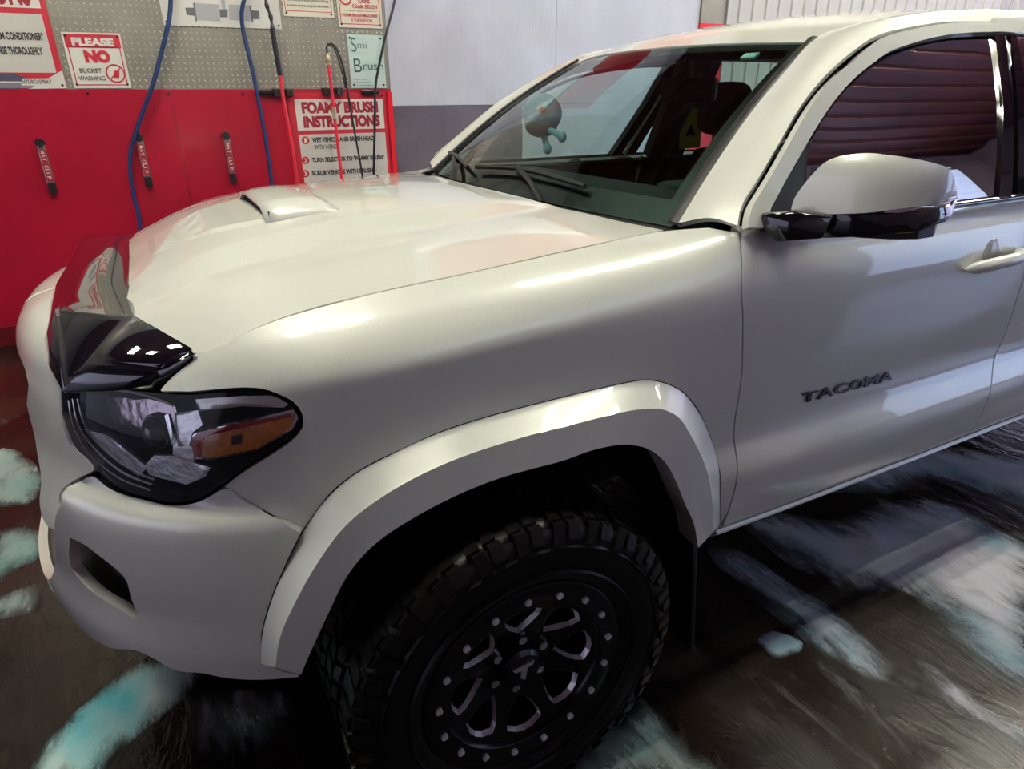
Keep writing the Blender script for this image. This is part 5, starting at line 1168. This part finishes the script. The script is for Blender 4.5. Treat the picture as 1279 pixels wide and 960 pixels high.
# teal brush sign
A = [(0.907, 1.892), (1.164, 1.889), (1.153, 1.557), (0.91, 1.562)]; x0 = (A[0][0] + A[3][0]) / 2; x1 = (A[1][0] + A[2][0]) / 2; z0, z1 = PZ + 0.006, A[0][1]
r, add, tx, poly = plaque('teal_brush_sign', x0, x1, z0, z1, M['sign_teal'], 'pale teal sign lettered Smi Brush, above the foam brush instructions', d=0.010)
w_, h_ = x1 - x0, z1 - z0
tx('S', x0 + 0.09 * w_, x0 + 0.24 * w_, z0 + 0.68 * h_, z0 + 0.94 * h_, M['green_ink'], -0.01); tx('mi', x0 + 0.27 * w_, x0 + 0.52 * w_, z0 + 0.75 * h_, z0 + 0.87 * h_, M['green_ink'], -0.01)
tx('B', x0 + 0.12 * w_, x0 + 0.34 * w_, z0 + 0.30 * h_, z0 + 0.56 * h_, M['green_ink'], -0.005); tx('rush', x0 + 0.38 * w_, x0 + 0.95 * w_, z0 + 0.35 * h_, z0 + 0.50 * h_, M['green_ink'], -0.005)
for k, s in enumerate(('3. Scrub with Brush', '2. Select Foamy Brush', '1. Insert Payment')): tx(s, x0 + 0.08 * w_, x0 + 0.62 * w_ - 0.02 * k, z0 + 0.04 * h_ + k * 0.055 * h_, z0 + 0.065 * h_ + k * 0.055 * h_, M['green_ink'], 0)
# foamy brush instructions
A = [(0.501, 1.488), (1.129, 1.494), (1.129, 1.289), (0.496, 1.288)]; hx0, hx1, hz0, hz1 = A[0][0] + 0.004, A[2][0] - 0.008, A[3][1], A[0][1]
Bq = [(0.497, 1.262), (1.127, 1.262)]
r, add, tx, poly = plaque('foam_brush_instructions', hx0 - 0.045, hx1 + 0.020, 0.62, PZ - 0.022, M['sign_red'], 'red framed board reading FOAMY BRUSH INSTRUCTIONS with three numbered steps', d=0.014)
add('header_panel', hx0, hx1, hz0, hz1, M['sign_white']); add('text_panel', hx0, hx1, 0.68, Bq[0][1], M['sign_grey'])
hw = hx1 - hx0; hh = hz1 - hz0
tx('FOAMY BRUSH', hx0 + 0.07 * hw, hx1 - 0.06 * hw, hz0 + 0.54 * hh, hz1 - 0.08 * hh, M['maroon_ink'], 0.06); tx('INSTRUCTIONS', hx0 + 0.07 * hw, hx1 - 0.05 * hw, hz0 + 0.08 * hh, hz0 + 0.47 * hh, M['maroon_ink'], 0.06)
for k, (q, a, b) in enumerate((([(0.547, 1.224), (0.578, 1.207), (0.582, 1.242), (1.034, 1.226)], 'WET VEHICLE AND BRUSH HEAD', 'WITH WAND'),
                             ([(0.53, 1.091), (0.561, 1.074), (0.565, 1.109), (1.099, 1.084)], 'TURN SELECTOR TO "FOAMY BRUSH"', None),
                             ([(0.518, 1.002), (0.549, 0.984), (0.554, 1.019), (1.006, 0.994)], 'SCRUB VEHICLE WITH BRUSH', None))):
    vsn = [(q[0][0] + 0.026 * math.cos(2 * math.pi * i / 18), q[0][1] + 0.026 * math.sin(2 * math.pi * i / 18)) for i in range(18)]
    poly('number_disc', vsn, M['sign_red'], 0.002); tx(str(k + 1), q[0][0] - 0.008, q[0][0] + 0.008, q[0][1] - 0.015, q[0][1] + 0.015, M['sign_white'], 0.02, 0.003)
    X0 = q[0][0] + 0.045
    tx(a, X0, q[3][0], q[0][1] - 0.016, q[0][1] + 0.017, M['ink'], 0.04)
    if b: tx(b, X0 + 0.01, X0 + 0.17, q[0][1] - 0.062, q[0][1] - 0.032, M['ink'], 0.012)
# ---- floor mat clips on the red panel
def clip(ends, label):
    (xa, za), (xb, zb) = ends; L = za - zb; w2 = 0.021
    r = empty('mat_clip', loc=W(xa, zb, 0.012)); tag(r, label, 'clip', 'floor mat clips on the red wall'); bpy.context.view_layer.update()
    inv = r.matrix_world.inverted()
    def fit(o): o.matrix_parent_inverse = inv; return o
    xm = xa
    o = wbox('clip_body', xm - w2, xm + w2, zb + 0.055, za - 0.03, 0.012, 0.05, M['steel'], r, bev=0.006); fit(o)
    fit(wbox('clip_label', xm - 0.015, xm + 0.017, zb + 0.07, za - 0.055, 0.0505, 0.0515, M['maroon_ink'], r))
    for k, ch in enumerate('MAT CLIP'):
        if ch == ' ': continue
        s_ = (L - 0.14) / 8; zc = za - 0.06 - (k + 1) * s_
        o = text('lettering', ch, s_ * 0.8 if ch != 'I' else s_ * 0.25, 0.020, M['sign_white'], r, WM @ basis((xm + 0.011, -0.0525, zc + s_ * 0.9), (0, 0, -1), (1, 0, 0)) @ Matrix.Translation((0, -0.020, 0)), depth=0.0006, bold=0.02); fit(o)
    fit(cylo('grip_roller', W(xm, za - 0.016, 0.014), W(xm, za - 0.016, 0.060), 0.024, M['black_plastic'], r, n=18))
    fit(wbox('clip_jaw', xm - 0.018, xm + 0.018, zb + 0.01, zb + 0.06, 0.012, 0.045, M['black_plastic'], r, bev=0.006))
    fit(cylo('jaw_roller', W(xm, zb + 0.014, 0.014), W(xm, zb + 0.014, 0.058), 0.021, M['black_plastic'], r, n=16))
    return r
clip([(-1.012, 1.277), (-1.026, 0.968)], 'steel mat clip farthest left on the red wall')
clip([(-0.48, 1.289), (-0.485, 0.975)], 'steel mat clip on the red wall holding the blue hose')
clip([(0.033, 1.285), (0.021, 0.972)], 'steel mat clip right of the blue hose, above the hood')
# ---- hoses and wands
def hose(name, L, r_, m, label, d=0.09, n=40, cat='hose', k=10, dd=None):
    P = [W(x, z, dd[i] if dd else d) for i, (x, z) in enumerate(L)]
    o = tubeo(name, P, r_, m, None, n=n, k=k)
    if label: tag(o, label, cat)
    return o
hose('blue_hose', [(0.198, 3.599), (-0.021, 2.644), (-0.15, 2.04), (-0.189, 1.911), (-0.245, 1.781), (-0.338, 1.58), (-0.428, 1.421), (-0.501, 1.283), (-0.54, 1.204), (-0.573, 1.051), (-0.582, 0.898), (-0.581, 0.771), (-0.63, 0.488)], 0.013, M['blue_hose'], 'blue hose looping down through the middle mat clip', dd=[.085,.085,.085,.085,.08,.08,.075,.075,.075,.075,.07,.07,.08], n=60)
hose('blue_hose', [(0.247, 3.547), (0.249, 2.354), (0.283, 2.112), (0.247, 2.006), (0.236, 1.904), (0.247, 1.763), (0.261, 1.633), (0.264, 1.523), (0.274, 1.292), (0.272, 0.928), (0.252, 0.565)], 0.013, M['blue_hose'], 'blue hose hanging left of the red foam wand', d=0.08, n=60)
def wand(name, label): r = empty(name); tag(r, label, 'wand'); return r
w1 = wand('foam_wand', 'red foam wand with spring hose, hanging left of the brush instructions')
o = hose('spring_hose', [(0.461, 3.643), (0.408, 2.321), (0.397, 2.063), (0.413, 1.975), (0.415, 1.885)], lambda t: 0.011 + 0.003 * math.sin(t * 180), M['black_hose'], None, d=0.10, n=200); o.parent = w1
o = hose('grip', [(0.412, 1.903), (0.416, 1.793), (0.421, 1.69), (0.423, 1.633)], 0.017, M['black_hose'], None, d=0.10); o.parent = w1
o = hose('wand_tube', [(0.424, 1.638), (0.425, 1.464), (0.433, 1.298), (0.44, 1.118), (0.436, 0.888), (0.414, 0.553)], 0.012, M['red_bright'], None, d=0.10); o.parent = w1
w2 = wand('brush_wand', 'red brush wand with brass fitting, in front of the brush instructions')
o = hose('wand_tube', [(0.743, 1.703), (0.747, 1.605), (0.748, 1.379), (0.749, 1.143), (0.751, 0.958), (0.733, 0.525)], 0.011, M['red_bright'], None, d=0.11); o.parent = w2
o = hose('brass_fitting', [(0.743, 1.77), (0.744, 1.737), (0.745, 1.698)], lambda t: 0.014 + 0.004 * (0.3 < t < 0.7), M['brass'], None, d=0.11, n=14); o.parent = w2
o = hose('ferrule', [(0.749, 1.435), (0.749, 1.363)], 0.016, M['brass'], None, d=0.11, n=4); o.parent = w2
o = hose('feed_hose', [(0.744, 1.77), (0.743, 1.808), (0.767, 1.828), (0.806, 1.8), (0.841, 1.679), (0.858, 1.48), (0.878, 1.246), (0.902, 0.973), (0.936, 0.507)], 0.007, M['black_hose'], None, d=0.115, n=50); o.parent = w2
o = hose('feed_hose', [(0.751, 1.808), (0.773, 1.817), (0.799, 1.77), (0.821, 1.679), (0.84, 1.555)], 0.005, M['black_hose'], None, d=0.13, n=30); o.parent = w2
hose('black_hose', [(1.716, 3.812), (1.354, 2.478), (1.242, 2.102), (1.162, 1.893), (1.1, 1.708), (1.058, 1.561), (1.028, 1.294), (0.993, 0.988), (0.954, 0.501)], 0.009, M['black_hose'], 'thin black hose hanging along the right edge of the diamond plate', d=0.09, n=50)
def bracket(ends, label):
    (xa, za), (xb, zb) = ends; r = empty('hose_bracket', loc=W((xa + xb) / 2, za, 0.02)); tag(r, label, 'bracket'); bpy.context.view_layer.update(); inv = r.matrix_world.inverted()
    for q in ((xa + 0.02, 'clamp_block'), (xb - 0.02, 'clamp_block')):
        o = wbox(q[1], q[0] - 0.022, q[0] + 0.022, za - 0.026, za + 0.02, 0.02, 0.075, M['bracket'], r, bev=0.004); o.matrix_parent_inverse = inv
        o = cylo('bolt', W(q[0], za - 0.003, 0.075), W(q[0], za - 0.003, 0.080), 0.007, M['screw'], r, n=8); o.matrix_parent_inverse = inv
    o = wbox('bracket_plate', xa - 0.01, xb + 0.01, za + 0.004, za + 0.022, 0.012, 0.03, M['bracket'], r); o.matrix_parent_inverse = inv
bracket([(0.377, 1.533), (0.497, 1.533)], 'dark clamp bracket behind the red foam wand')
bracket([(0.707, 1.537), (0.834, 1.537)], 'dark clamp bracket behind the brush wand')
(xa, za), (xb, zb) = [(0.279, 1.534), (0.377, 1.533)]; tag(wbox('hose_stub', xa, xb, za - 0.014, za + 0.014, 0.02, 0.05, M['black_hose'], None, bev=0.006), 'short black hose stub beside the blue hose', 'hose')
(xa, za), (xb, zb) = [(0.97, 1.531), (1.092, 1.531)]; tag(wbox('hose_stub', xa, xb, za - 0.014, za + 0.014, 0.024, 0.05, M['black_hose'], None, bev=0.006), 'short black hose stub above the word BRUSH', 'hose')
for x, z in [(-0.703, 1.528), (-0.263, 1.526), (0.182, 1.524)]:
     o = cylo('panel_screw', W(x, z, 0.012), W(x, z, 0.018), 0.008, M['screw'], wall, n=8)
